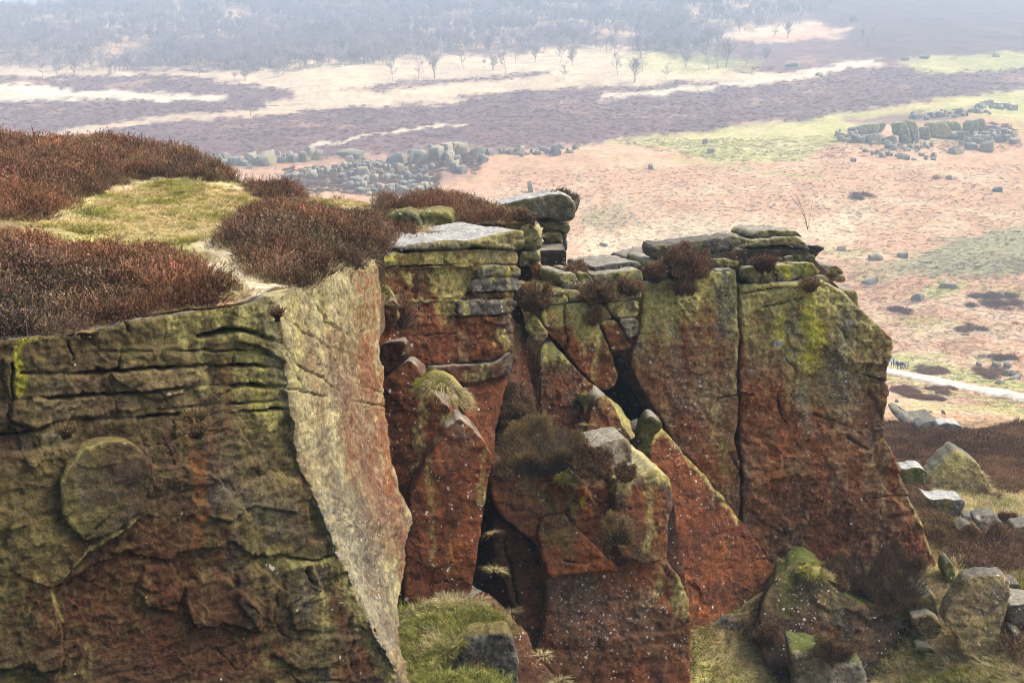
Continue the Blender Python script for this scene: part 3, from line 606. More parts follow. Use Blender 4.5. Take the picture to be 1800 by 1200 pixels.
# ------------------------------------------------------------------ middle tower
Ct = [(680, 450, 21.5), (910, 405, 23.4)]
def sh(ctrl, d): return [(a, b, c+d) for a, b, c in ctrl]
tw = thing('layered_tower', P3(790, 900, 22.6), 'layered rock tower with flat pale cap slab above red stained face', 'rock tower')
rock('cap_slab', [(702, 441), (712, 432), (735, 427), (790, 422), (840, 419), (870, 411), (905, 403), (918, 404), (920, 418), (915, 440), (880, 437), (840, 434), (800, 438), (760, 441)], Ct, 2.3, tw, step=3, base=('grey', 'olive', .5), lichen=(.6, 400, 450), topc='white', rnd=4, off=.08,
     strokes=[('slate', [(705, 436), (760, 432)], 12, .8), ('brown', [(890, 412), (910, 425)], 14, .5)], cracks=[([(870, 422), (915, 419)], 1.3, .04)])
rock('face', [(664, 458), (700, 445), (760, 443), (840, 437), (905, 441), (909, 466), (906, 512), (898, 530), (895, 553), (905, 560), (903, 600), (905, 612), (880, 625), (868, 633), (840, 635), (800, 640), (745, 641), (664, 652)], Ct, 2.0, tw, step=2.6, rough=1.15, base=('rust', 'red', .5), seed=31, spot=.07, lichen=(.35, 440, 640),
     cracks=[([(664, 471), (720, 469), (790, 466), (840, 463), (909, 467)], 1.5, .10), ([(664, 528), (720, 527), (800, 526), (830, 516), (905, 512)], 1.6, .10), ([(664, 556), (740, 557), (800, 556), (895, 552)], 1.6, .10), ([(800, 526), (900, 524)], 1.4, .08), ([(835, 466), (836, 490), (820, 515)], 1.3, .07), ([(700, 500), (770, 497)], 1.0, .03), ([(668, 590), (780, 588), (900, 585)], 1.0, .03)],
     raised=[([(664, 474), (832, 470), (818, 514), (780, 525), (664, 526)], -.06, 2), ([(664, 532), (798, 530), (798, 553), (664, 553)], -.05, 2)],
     strokes=[('lichen', [(675, 458), (760, 455), (900, 452)], 13, .95), ('grey', [(850, 448), (870, 460), (900, 445)], 12, .7), ('vivid', [(676, 457), (695, 452)], 7, .6), ('lichen', [(788, 470), (792, 550)], 24, .9), ('lichen', [(815, 470), (812, 545)], 12, .8), ('lichen', [(770, 475), (775, 510)], 9, .7), ('dark', [(700, 490), (760, 482), (750, 520)], 24, .5), ('lichen', [(722, 488), (730, 502)], 8, .7), ('lichen', [(700, 531), (770, 529)], 4, .7), ('lichen', [(782, 530), (785, 560)], 8, .7),
              ('rust', [(780, 570), (800, 590)], 24, .8), ('tan', [(808, 580), (812, 630)], 9, .7), ('grey', [(888, 560), (897, 600)], 13, .7), ('lichen', [(880, 590), (890, 615)], 14, .75), ('dark', [(720, 570), (760, 600)], 30, .4), ('rust', [(690, 500), (700, 560)], 12, .6)])
rock('slab', [(838, 466), (860, 464), (910, 469), (911, 486), (858, 485), (835, 490)], Ct, .8, tw, step=2.6, off=.12, base=('grey', 'olive', .4), lichen=(.4, 460, 500), strokes=[('slate', [(850, 475), (860, 485)], 10, .6), ('vivid', [(890, 470), (892, 485)], 7, .6)])
rock('slab', [(835, 492), (858, 487), (911, 488), (911, 508), (885, 511), (855, 511), (822, 514)], Ct, .8, tw, step=2.6, off=.15, base=('slate', 'grey', .5), strokes=[('vivid', [(855, 488), (850, 500)], 4, .7), ('brown', [(865, 490), (866, 508)], 4, .5), ('lichen', [(893, 490), (893, 508)], 4, .6)])
rock('slab', [(800, 528), (900, 525), (905, 535), (893, 550), (860, 551), (800, 555)], Ct, .8, tw, step=2.6, off=.10, base=('brown', 'grey', .5), strokes=[('lichen', [(810, 535), (812, 550)], 8, .8), ('lichen', [(880, 530), (884, 548)], 8, .5)])
rock('ledge', [(745, 643), (800, 642), (868, 636), (880, 628), (897, 615), (897, 655), (880, 660), (840, 668), (820, 673), (790, 670)], Ct, 1.4, tw, step=2.6, off=.12, base=('brown', 'red', .4), strokes=[('lichen', [(848, 640), (850, 660)], 11, .8), ('lichen', [(820, 655), (830, 665)], 9, .6), ('grey', [(888, 635), (885, 648)], 11, .7)], spot=.06)
rock('recess_face', [(800, 676), (896, 657), (886, 700), (874, 750), (870, 800), (868, 870), (790, 870), (780, 760)], [(850, 680, 22.8), (870, 690, 22.9), (840, 850, 22.0)], 1.2, tw, step=3.4, rough=.5, base=('rust', 'red', .4), strokes=[('red', [(830, 672), (890, 662)], 8, .7), ('pink', [(860, 760), (855, 800)], 14, .4)], spot=.03)
rock('corner_block', [(676, 532), (698, 530), (700, 558), (692, 570), (676, 575)], [(680, 550, 20.9)], .8, tw, step=3, base=('brown', 'rust'), strokes=[('lichen', [(697, 535), (697, 560)], 4, .7)])
rock('lower_course', [(668, 606), (690, 600), (715, 600), (723, 626), (700, 645), (668, 660)], [(690, 620, 21.3)], .8, tw, step=3, base=('red', 'brown'), strokes=[('lichen', [(714, 603), (722, 622)], 5, .7)])
rock('wedged_stone', [(795, 700), (820, 690), (823, 715), (810, 728), (796, 722)], [(805, 705, 21.9)], .6, tw, step=3, base=('brown', 'red'))
rock('wedged_stone', [(797, 727), (820, 718), (816, 735), (800, 735)], [(805, 705, 21.9)], .6, tw, step=3, base=('brown', 'slate'))
rock('rock_mass', [(660, 470), (905, 450), (900, 640), (890, 760), (880, 900), (860, 1000), (660, 1010)], sh(Ct, .26), 3.2, tw, step=9, base=('dark', 'red', .4), gap=0)
s1 = rock('leaning_slab', [(670, 668), (700, 646), (720, 632), (732, 645), (742, 665), (770, 700), (788, 715), (796, 730), (796, 755), (780, 765), (760, 790), (745, 830), (726, 880), (722, 960), (690, 1000), (670, 900)], [(720, 632, 21.4), (760, 790, 20.8), (690, 880, 20.5)], .9, None, step=3, rough=.8, base=('rust', 'red', .5), spot=.15, spots=[(720, 720, 60, .55), (745, 830, 40, .4)],
     strokes=[('lichen', [(745, 690), (740, 760), (735, 820)], 10, .45), ('lichen', [(788, 735), (770, 780)], 9, .8), ('vivid', [(795, 725), (785, 760)], 5, .7), ('orange', [(718, 650), (720, 670)], 14, .5), ('dark', [(690, 680), (690, 760)], 18, .3)])
tag(s1, 'leaning red slab with pointed top and grass tuft beside the pale side face', 'rock slab')
s2 = rock('leaning_slab', [(712, 1064), (712, 950), (722, 905), (720, 870), (740, 830), (765, 785), (790, 748), (806, 735), (830, 752), (850, 775), (866, 803), (856, 860), (846, 930), (836, 1000), (826, 1054), (770, 1075)], [(806, 735, 20.6), (712, 1058, 19.5), (825, 1048, 19.7)], .8, None, step=3, rough=.7, base=('rust', 'red', .3), spot=.12, spots=[(850, 850, 50, .6), (760, 920, 40, .5), (780, 1000, 50, .3)],
     strokes=[('lichen', [(850, 790), (848, 880)], 8, .5), ('lichen', [(755, 800), (757, 900), (760, 1000)], 8, .35), ('grey', [(800, 745), (825, 770)], 14, .5), ('orange', [(800, 950), (800, 1010)], 12, .7), ('red', [(730, 1000), (800, 1040)], 30, .6), ('pink', [(780, 790), (820, 800)], 20, .4)], cracks=[([(765, 1025), (828, 1015)], 1.3, .03)])
tag(s2, 'tall rust red leaning slab with white lichen speckles and rounded top', 'rock slab')

# ------------------------------------------------------------------ stacked pillar behind the tower
pl = thing('stacked_pillar', P3(960, 520, 29), 'stacked grey rock pillar with wide flat overhanging top slab', 'rock pillar')
D_ = [(960, 380, 30.5)]
kw = dict(step=3, base=('grey', 'olive', .45), spot=.04)
rock('top_slab', [(868, 364), (905, 353), (955, 343), (990, 341), (1008, 350), (1013, 372), (1008, 389), (990, 388), (960, 382), (930, 384), (900, 386), (868, 386)], D_, 2.2, pl, rnd=3, lichen=(.35, 360, 420, 'olive'), topc='white', cracks=[([(905, 378), (960, 375), (1005, 382)], 1.3, .05)], strokes=[('brown', [(985, 360), (990, 378)], 6, .5), ('dark', [(995, 362), (1002, 366)], 4, .6)], **kw)
rock('rear_slab', [(982, 337), (1017, 341), (1020, 352), (1015, 372), (1008, 378), (1000, 350)], [(1000, 350, 33)], 1.6, pl, topc='white', **kw)
rock('slab', [(938, 389), (1000, 393), (1003, 400), (998, 414), (985, 406), (945, 399)], [(960, 380, 30.9)], 2.0, pl, lichen=(.4, 380, 420), **kw)
rock('stone', [(958, 409), (985, 408), (990, 413), (990, 429), (962, 431), (955, 420)], [(960, 380, 30.8)], 1.6, pl, step=3, base=('olive', 'slate', .5), rnd=6)
rock('stone', [(988, 409), (998, 412), (997, 442), (990, 440)], [(960, 380, 31.2)], 1.2, pl, **kw)
rock('stone', [(957, 433), (985, 429), (990, 440), (988, 458), (958, 460)], [(960, 380, 30.7)], 1.6, pl, step=3, base=('slate', 'olive', .35), rnd=6)
rock('stone', [(958, 462), (994, 460), (998, 480), (998, 500), (960, 500)], [(960, 380, 30.9)], 1.6, pl, step=3, base=('slate', 'brown', .4), rnd=4)
rock('column', [(878, 394), (915, 389), (940, 395), (948, 403), (952, 416), (952, 441), (918, 440), (918, 406), (880, 402)], [(930, 420, 27)], 1.8, pl, step=3, base=('grey', 'olive', .5), lichen=(.8, 395, 450), topc='pale', rnd=5)
rock('column', [(914, 443), (948, 443), (952, 461), (930, 464), (912, 470)], [(930, 420, 27)], 1.8, pl, step=3, base=('olive', 'grey', .5), lichen=(.6, 440, 480))
rock('column', [(931, 464), (951, 463), (958, 482), (962, 512), (940, 512)], [(930, 420, 27)], 1.6, pl, step=3, base=('rust', 'brown', .5))
rock('column', [(910, 466), (930, 466), (938, 512), (908, 530)], [(930, 420, 27.4)], 1.6, pl, step=3, base=('dark', 'brown', .5), lichen=(.3, 460, 520, 'moss'))
rock('column', [(958, 480), (985, 478), (986, 512), (960, 512)], [(930, 420, 28)], 1.6, pl, step=3, base=('olive', 'brown', .5), lichen=(.5, 470, 520, 'moss'))
rock('rock_mass', [(905, 440), (996, 440), (992, 540), (960, 640), (905, 640)], [(930, 420, 29.2)], 2.4, pl, step=9, base=('dark', 'brown', .3), gap=0)
m1 = rock('mossy_boulder', [(670, 386), (690, 374), (715, 370), (735, 380), (745, 398), (700, 405), (668, 402)], [(700, 385, 25.2)], 1.2, None, step=3, rnd=10, base=('moss', 'slate', .4), topc='olive')
tag(m1, 'small dark mossy boulder half buried in heather behind the layered tower', 'boulder')
m2 = rock('mossy_boulder', [(735, 375), (760, 368), (790, 372), (803, 398), (790, 408), (750, 404), (738, 392)], [(770, 385, 25.4)], 1.4, None, step=3, rnd=10, base=('olive', 'moss', .5), lichen=(.5, 360, 400), topc='olive')
tag(m2, 'rounded green boulder with yellow lichen half buried in heather behind the tower', 'boulder')

# ------------------------------------------------------------------ jointed blocks between the tower and the right buttress
E_ = [(950, 520, 25.2), (1130, 480, 26.2)]
jb = thing('jointed_crag', P3(1030, 830, 24.6), 'crag of fitted wedge blocks split by dark diagonal joints', 'crag')
kw = dict(step=2.6, parent=jb, jag=.8, rnd=1.4, gap=.5)
LY = ('olive', 'grey', .5)
rock('block', [(986, 482), (1012, 480), (1023, 500), (1026, 508), (998, 512), (988, 503)], sh(E_, .3), 1.5, base=LY, lichen=(.5, 480, 520), spot=.5, **kw)
rock('block', [(1015, 480), (1035, 478), (1049, 500), (1052, 516), (1028, 510)], sh(E_, .3), 1.5, base=('grey', 'olive', .4), lichen=(.3, 470, 520), **kw)
rock('top_slab', [(1040, 469), (1075, 463), (1125, 459), (1129, 471), (1085, 477), (1045, 481)], sh(E_, .9), 1.6, base=('grey', 'slate', .4), topc='pale', **kw)
rock('block', [(1042, 483), (1085, 478), (1128, 473), (1132, 490), (1130, 511), (1100, 513), (1060, 510), (1050, 500)], sh(E_, .3), 1.5, base=('olive', 'grey', .4), lichen=(.5, 470, 520), **kw)
rock('block', [(1052, 513), (1128, 513), (1128, 523), (1105, 525), (1102, 528), (1060, 531), (1048, 525)], E_, 1.5, base=LY, lichen=(.95, 505, 560, 'cream'), **kw)
rock('stone', [(1029, 526), (1045, 519), (1058, 530), (1042, 535), (1032, 534)], sh(E_, -.1), .8, base=LY, lichen=(1, 505, 560), **kw)
rock('block', [(944, 508), (996, 507), (998, 518), (950, 521)], E_, 1.5, base=LY, lichen=(.5, 500, 540), spot=.4, topc='olive', **kw)
rock('block', [(948, 523), (998, 520), (998, 532), (952, 536)], E_, 1.5, base=LY, lichen=(.7, 510, 550), spot=.35, **kw)
rock('block', [(1000, 511), (1024, 511), (1030, 529), (1000, 531)], E_, 1.5, base=LY, lichen=(.6, 500, 550), spot=.3, **kw)
rock('wedge_block', [(951, 538), (1030, 531), (1042, 548), (1055, 575), (1064, 598), (1078, 630), (1088, 662), (1083, 677), (1068, 687), (1055, 683), (1035, 665), (1005, 632), (985, 606), (966, 590), (955, 565)], E_, 1.4, base=('rust', 'brown', .35), lichen=(1, 555, 625), spot=.3, spots=[(1030, 600, 60, .5), (1065, 660, 40, .55)], cracks=[([(994, 536), (994, 560), (997, 595), (992, 615)], 1.6, .12)], strokes=[('lichen', [(1050, 600), (1048, 665)], 5, .8)], **kw)
rock('block', [(1036, 538), (1060, 534), (1078, 560), (1056, 562), (1045, 556)], E_, 1.3, base=LY, lichen=(.9, 520, 580), **kw)
rock('block', [(1056, 564), (1083, 562), (1096, 585), (1103, 600), (1113, 610), (1095, 615), (1079, 618), (1068, 598)], E_, 1.1, base=('rust', 'brown', .3), lichen=(.8, 560, 590), spot=.2, **kw)
rock('block', [(1066, 533), (1125, 528), (1124, 557), (1084, 560)], E_, 1.3, base=('olive', 'grey', .4), lichen=(.9, 520, 575), strokes=[('grey', [(1112, 535), (1112, 552)], 12, .8)], **kw)
rock('block', [(1087, 562), (1123, 560), (1121, 590), (1105, 594), (1098, 580)], sh(E_, -.05), 1.1, base=('grey', 'tan', .3), **kw)
rock('wedged_block', [(920, 577), (938, 552), (966, 590), (948, 606), (940, 600)], [(940, 580, 24.9)], .9, base=('tan', 'olive', .5), lichen=(.5, 560, 610), spot=.2, topc='olive', **kw)
rock('wedge_block', [(952, 612), (968, 597), (985, 615), (1010, 645), (1044, 678), (1044, 690), (1035, 710), (1026, 750), (1010, 790), (955, 790), (952, 700)], [(960, 610, 25.2), (1040, 690, 25.3), (960, 780, 24.6)], 1.1, base=('rust', 'brown', .45), lichen=(.95, 615, 650), spot=.3, strokes=[('grey', [(1000, 700), (1010, 720)], 18, .4)], **kw)
rock('wedge_block', [(1044, 704), (1060, 693), (1075, 705), (1090, 740), (1098, 775), (1092, 795), (1030, 795), (1030, 760), (1038, 730)], [(1060, 700, 24.6), (1095, 780, 24.2), (1035, 780, 24.1)], 1.2, base=('rust', 'brown', .4), spot=.3, lichen=(.5, 690, 740), **kw)
rock('wedge_side', [(1062, 692), (1085, 708), (1122, 764), (1110, 774), (1094, 750), (1078, 714)], [(1065, 695, 24.7), (1122, 764, 25.2), (1098, 770, 24.3)], .8, base=('olive', 'tan', .5), lichen=(.6, 690, 800), **kw)
rock('side_wall', [(896, 560), (928, 578), (930, 640), (942, 700), (958, 770), (960, 800), (872, 800), (878, 750), (888, 700), (900, 640)], [(905, 600, 24.6), (940, 700, 24.9), (900, 790, 23.6)], 1.6, base=('red', 'brown', .5), lichen=(.3, 540, 700, 'moss'), spot=.1, strokes=[('lichen', [(920, 570), (926, 580)], 5, .6), ('rust', [(935, 740), (945, 760)], 10, .5)], **kw)
rock('rock_mass', [(905, 500), (1130, 490), (1130, 600), (1180, 760), (1300, 900), (1180, 960), (880, 960)], [(950, 520, 28.2), (1130, 480, 29.4)], 2.5, step=9, base=('dark', 'slate', .3), gap=0, parent=jb)
rock('wedged_stone', [(1086, 640), (1100, 632), (1106, 645), (1100, 655), (1090, 658)], [(1095, 640, 27.6)], .6, base=('slate', 'dark', .5), **kw)
sf = rock('leaning_slab', [(1128, 755), (1142, 732), (1155, 738), (1167, 748), (1147, 772), (1145, 830), (1125, 830), (1116, 795)], [(1140, 760, 25.0)], .7, None, step=3, base=('moss', 'brown', .5), spot=.03)
tag(sf, 'narrow dark green slab wedged upright below the black cleft', 'rock slab')

# ------------------------------------------------------------------ right buttress
rbt = thing('tall_buttress', P3(1400, 1010, 28), 'tall red and lichen green buttress split by one vertical crack', 'cliff')
F_ = [(1140, 480, 27.2), (1560, 480, 28.4), (1400, 980, 27.2)]
kw = dict(parent=rbt)
rock('face', [(1137, 501), (1180, 491), (1250, 478), (1290, 478), (1297, 500), (1297, 560), (1301, 600), (1297, 650), (1296, 690), (1300, 700), (1298, 740), (1290, 775), (1300, 800), (1304, 880), (1300, 925), (1270, 875), (1230, 825), (1190, 785), (1165, 740), (1150, 715), (1135, 690), (1120, 665), (1110, 640), (1112, 620), (1128, 580), (1130, 540)], F_, 2.6, rbt, step=2.7, base=('rust', 'tan', .42), lichen=(.95, 510, 640), spot=.12, rnd=3, rough=1.3, seed=4,
     spots=[(1160, 590, 60, .5), (1215, 670, 70, .65), (1240, 760, 50, .4), (1150, 560, 30, .4)], jag=1.2,
     cracks=[([(1135, 512), (1200, 508), (1250, 503), (1297, 497)], 1.7, .08), ([(1132, 545), (1200, 530), (1297, 518)], 1.4, .05), ([(1168, 660), (1165, 730)], 2.0, .06), ([(1250, 800), (1280, 790), (1300, 830), (1290, 870)], 2.5, .10), ([(1265, 700), (1298, 693)], 1.6, .08)],
     strokes=[('tan', [(1180, 600), (1250, 640), (1280, 720)], 40, .5), ('lichen', [(1140, 505), (1200, 500), (1250, 485)], 18, .95), ('lichen', [(1150, 540), (1230, 530)], 14, .7), ('grey', [(1272, 490), (1268, 540), (1275, 590)], 20, .8), ('slate', [(1268, 510), (1270, 530)], 14, .5), ('rust', [(1205, 580), (1200, 680)], 14, .9), ('rust', [(1235, 545), (1225, 600)], 14, .5), ('lichen', [(1292, 560), (1293, 690)], 5, .7), ('lichen', [(1160, 550), (1165, 620)], 14, .4), ('rust', [(1125, 650), (1150, 690)], 16, .7), ('grey', [(1195, 640), (1205, 720)], 12, .35), ('rust', [(1240, 760), (1280, 840)], 28, .6), ('tan', [(1270, 600), (1280, 660)], 14, .5), ('red', [(1268, 600), (1265, 660)], 6, .5), ('lichen', [(1245, 770), (1290, 790)], 6, .5)])
rock('face', [(1303, 501), (1400, 496), (1440, 488), (1490, 516), (1512, 543), (1550, 574), (1577, 605), (1572, 622), (1560, 640), (1558, 668), (1562, 685), (1558, 720), (1552, 768), (1570, 795), (1585, 830), (1600, 870), (1622, 920), (1650, 995), (1690, 1090), (1420, 1110), (1368, 1045), (1340, 972), (1305, 925), (1309, 850), (1303, 790), (1302, 740), (1304, 690), (1301, 650), (1305, 600), (1302, 560)], F_, 3.0, rbt, step=2.7, base=('rust', 'tan', .40), lichen=(.85, 520, 720, 'lichen'), spot=.08, rnd=4, rough=1.45, seed=2, jag=1.4, terr=1.1,
     spots=[(1480, 640, 80, .45), (1400, 560, 50, .3), (1340, 640, 40, .3), (1430, 720, 60, .3)],
     cracks=[([(1300, 517), (1370, 507), (1440, 501), (1475, 504)], 1.5, .08), ([(1300, 546), (1360, 536), (1420, 521), (1485, 512)], 1.4, .06), ([(1365, 606), (1385, 635), (1400, 652)], 2.0, .10), ([(1368, 690), (1373, 722), (1382, 748), (1383, 768)], 2.2, .09), ([(1300, 692), (1325, 695)], 1.6, .05), ([(1430, 728), (1480, 745), (1512, 762)], 2.2, .07), ([(1490, 770), (1525, 790), (1552, 768)], 2.4, .10), ([(1470, 570), (1485, 585), (1488, 598)], 2.0, .07), ([(1335, 560), (1338, 590)], 1.6, .04), ([(1350, 610), (1353, 640)], 2, .05), ([(1520, 660), (1562, 672)], 2, .07), ([(1500, 880), (1560, 872), (1600, 872)], 1.6, .06), ([(1380, 770), (1430, 800), (1440, 830)], 1.8, .05), ([(1370, 920), (1385, 945)], 1.8, .05), ([(1320, 620), (1350, 615)], 1.4, .04)],
     raised=[([(1395, 655), (1430, 660), (1470, 640), (1480, 720), (1430, 725), (1385, 700)], -.05, 6), ([(1450, 800), (1530, 790), (1560, 860), (1600, 900), (1500, 930)], .06, 4), ([(1310, 840), (1370, 800), (1380, 860), (1330, 900)], .05, 4)],
     strokes=[('olive', [(1330, 560), (1420, 600), (1500, 580), (1450, 680)], 60, .6), ('tan', [(1320, 640), (1480, 660), (1540, 640)], 40, .5), ('rust', [(1310, 730), (1400, 790), (1540, 820)], 50, .55), ('vivid', [(1420, 505), (1425, 560), (1430, 640)], 22, .9), ('vivid', [(1375, 560), (1368, 600)], 9, .85), ('vivid', [(1435, 560), (1445, 600)], 10, .6), ('lichen', [(1330, 520), (1400, 510), (1470, 530)], 24, .7), ('grey', [(1395, 560), (1405, 620)], 14, .6), ('grey', [(1500, 540), (1480, 620), (1470, 690)], 32, .55), ('olive', [(1440, 640), (1430, 700)], 26, .6), ('tan', [(1320, 600), (1330, 660)], 16, .6), ('lichen', [(1310, 540), (1312, 600)], 10, .5), ('brown', [(1545, 600), (1530, 700), (1540, 760)], 30, .7), ('slate', [(1535, 740), (1530, 800)], 22, .5),
              ('rust', [(1330, 700), (1350, 790), (1330, 880)], 32, .6), ('moss', [(1350, 760), (1352, 775)], 12, .5), ('rust', [(1450, 780), (1520, 740)], 26, .5), ('red', [(1380, 880), (1480, 900), (1580, 930)], 56, .85), ('red', [(1360, 960), (1500, 970), (1620, 980)], 40, .8), ('dark', [(1400, 1000), (1640, 1000)], 24, .5), ('grey', [(1410, 690), (1425, 760)], 18, .5), ('lichen', [(1608, 880), (1625, 930), (1640, 970)], 5, .8), ('rust', [(1365, 830), (1370, 860)], 8, .5), ('moss', [(1390, 985), (1360, 990)], 18, .4), ('white', [(1365, 603)], 6, 1.6), ('white', [(1495, 568)], 6, 1.6), ('white', [(1481, 607)], 5, 1.6)])
tk = dict(parent=rbt, step=2.6, jag=1.0, rnd=1.4)
Ft = [(1140, 480, 27.4), (1560, 480, 28.5)]
GO = ('grey', 'olive', .5)
rock('top_slab', [(1146, 433), (1170, 431), (1215, 425), (1260, 418), (1290, 416), (1303, 421), (1305, 433), (1290, 437), (1262, 439), (1240, 452), (1200, 457), (1150, 457)], sh(Ft, .5), 1.0, base=('grey', 'olive', .5), topc='grey', **tk)
rock('bed', [(1255, 441), (1290, 437), (1303, 439), (1302, 451), (1280, 453), (1250, 453)], sh(Ft, .5), 1.8, base=GO, **tk)
rock('bed', [(1250, 455), (1275, 455), (1300, 459), (1298, 468), (1252, 471)], sh(Ft, .3), 1.8, base=GO, lichen=(.3, 440, 490), **tk)
rock('bed', [(1136, 459), (1252, 457), (1252, 474), (1200, 484), (1140, 494)], sh(Ft, .5), 2.0, base=('olive', 'dark', .4), lichen=(.6, 450, 500), **tk)
rock('bed', [(1254, 476), (1293, 472), (1297, 496), (1258, 500)], sh(Ft, -.02), 1.6, base=('slate', 'grey', .5), lichen=(.3, 470, 510), **tk)
rock('cap_stone', [(1322, 417), (1335, 406), (1370, 404), (1400, 406), (1412, 418), (1400, 414), (1370, 416), (1335, 421)], sh(Ft, .8), 1.6, base=('grey', 'olive', .5), lichen=(.5, 400, 430), topc='pale', **tk)
rock('bed', [(1316, 422), (1345, 420), (1352, 419), (1400, 415), (1415, 426), (1431, 443), (1400, 434), (1370, 431), (1340, 435), (1318, 434)], sh(Ft, .5), 1.8, base=GO, lichen=(.7, 410, 450), **tk)
rock('bed', [(1312, 438), (1345, 436), (1385, 433), (1400, 437), (1428, 445), (1420, 447), (1380, 448), (1345, 452), (1312, 452)], sh(Ft, .6), 1.6, base=('moss', 'slate', .5), **tk)
rock('bed', [(1312, 454), (1376, 452), (1378, 464), (1340, 467), (1310, 468)], sh(Ft, .4), 1.6, base=('slate', 'olive', .4), **tk)
rock('bed', [(1378, 454), (1400, 447), (1430, 447), (1433, 455), (1410, 460), (1380, 462)], sh(Ft, .3), 1.6, base=('olive', 'slate', .4), lichen=(.6, 440, 470, 'moss'), **tk)
rock('bed', [(1308, 471), (1340, 469), (1380, 465), (1425, 460), (1446, 480), (1400, 491), (1360, 499), (1330, 498), (1308, 494)], sh(Ft, -.05), 1.8, base=('olive', 'grey', .5), lichen=(.9, 460, 520, 'lichen'), strokes=[('vivid', [(1378, 466), (1380, 488)], 12, .9), ('vivid', [(1410, 470), (1430, 478)], 14, .6)], cracks=[([(1358, 470), (1366, 495)], 1.3, .05), ([(1340, 470), (1338, 495)], 1.3, .04)], **tk)
rock('step_stone', [(1440, 466), (1455, 468), (1463, 482), (1448, 486)], sh(Ft, .8), 1.2, base=('olive', 'grey', .5), **tk)
rock('step_stone', [(1455, 470), (1474, 467), (1486, 482), (1461, 487)], sh(Ft, 1.6), 1.2, base=('olive', 'tan', .5), **tk)
rock('step_stone', [(1462, 488), (1486, 484), (1490, 496), (1470, 498)], sh(Ft, 1.6), 1.2, base=('olive', 'tan', .5), **tk)
rock('step_stone', [(1434, 486), (1450, 484), (1462, 494), (1448, 500), (1436, 500)], sh(Ft, .1), 1.2, base=('olive', 'grey', .5), lichen=(.6, 480, 520), **tk)
rock('beak_stone', [(1424, 432), (1436, 431), (1452, 437), (1440, 447), (1432, 453), (1428, 445)], sh(Ft, 1.3), 1.2, base=('slate', 'dark', .3), **tk)
rock('rear_stone', [(1484, 512), (1506, 510), (1513, 547), (1500, 545)], sh(Ft, 1.8), 1.4, base=('olive', 'tan', .5), lichen=(.5, 500, 540), **tk)
rock('rock_mass', [(1136, 470), (1300, 440), (1420, 440), (1470, 500), (1540, 590), (1535, 780), (1620, 960), (1660, 1080), (1320, 1080), (1300, 900), (1170, 730), (1136, 640)], sh(F_, .5), 3.4, step=9, base=('dark', 'brown', .4), gap=0, parent=rbt)
f2 = rock('leaning_slab', [(1142, 775), (1150, 757), (1162, 748), (1200, 790), (1240, 835), (1270, 872), (1312, 925), (1366, 1002), (1345, 1030), (1350, 1075), (1330, 1120), (1215, 1120), (1185, 990), (1180, 920), (1150, 880), (1142, 830)], [(1160, 750, 25.8), (1366, 1002, 26.4), (1215, 1060, 24.9)], 1.0, None, step=3, rough=1., base=('rust', 'red', .45), spot=.15, spots=[(1185, 800, 35, .8), (1240, 880, 50, .45), (1260, 860, 40, .4)], seed=8,
     cracks=[([(1215, 905), (1235, 920), (1275, 920)], 2, .06), ([(1330, 985), (1360, 980)], 1.6, .05)], strokes=[('lichen', [(1146, 775), (1160, 752), (1200, 794), (1268, 875), (1300, 915)], 6, .85), ('red', [(1200, 960), (1300, 1020)], 46, .6), ('dark', [(1210, 1040), (1320, 1045)], 22, .5), ('pale', [(1255, 870), (1250, 885)], 5, .6), ('orange', [(1330, 990), (1345, 1005)], 14, .4)])
tag(f2, 'long rust slab leaning diagonally against the tall buttress with lichen edged rim', 'rock slab')

# ------------------------------------------------------------------ front middle buttress
gb = thing('front_buttress', P3(1070, 1260, 21), 'squat red speckled buttress in front of the jointed crag', 'cliff')
G_ = [(900, 830, 21.6), (1180, 830, 22.2), (1050, 1190, 20.6)]
rock('face', [(868, 832), (900, 818), (975, 813), (990, 846), (1010, 856), (1060, 850), (1090, 850), (1120, 960), (1170, 987), (1196, 1012), (1212, 1050), (1217, 1100), (1216, 1300), (925, 1300), (926, 1180), (955, 1120), (965, 1060), (962, 1010), (945, 960), (925, 940), (890, 912), (868, 888), (864, 862)], G_, 2.2, gb, step=3, base=('rust', 'brown', .5), spot=.15, rnd=4, rough=1.25, topc='brown', seed=21, spots=[(1060, 1080, 110, .55), (1000, 1000, 60, .3), (1140, 1080, 60, .4), (930, 860, 50, .2)],
     raised=[([(975, 815), (1005, 840), (1030, 860), (1060, 900), (1060, 990), (1010, 960), (997, 905)], .12, 2)],
     cracks=[([(1060, 870), (1066, 900), (1074, 940)], 1.8, .08), ([(960, 1010), (968, 1050)], 2, .08), ([(1075, 850), (1076, 900), (1074, 960)], 2.4, .12)], strokes=[('olive', [(930, 850), (960, 900), (1000, 890)], 28, .5), ('vivid', [(1020, 878), (1022, 892)], 8, .7), ('orange', [(990, 890), (992, 940)], 6, .6), ('olive', [(1000, 880), (1003, 960)], 9, .5), ('grey', [(1000, 1060), (1100, 1080)], 60, .45), ('lichen', [(1195, 1020), (1205, 1070)], 16, .7), ('lichen', [(1160, 1000), (1150, 1060)], 10, .4), ('red', [(960, 1080), (1000, 1180), (1150, 1180)], 40, .6), ('rust', [(1080, 1010), (1140, 1000)], 26, .5), ('dark', [(960, 1130), (975, 1180)], 18, .4), ('lichen', [(1075, 940), (1070, 990)], 6, .5)])
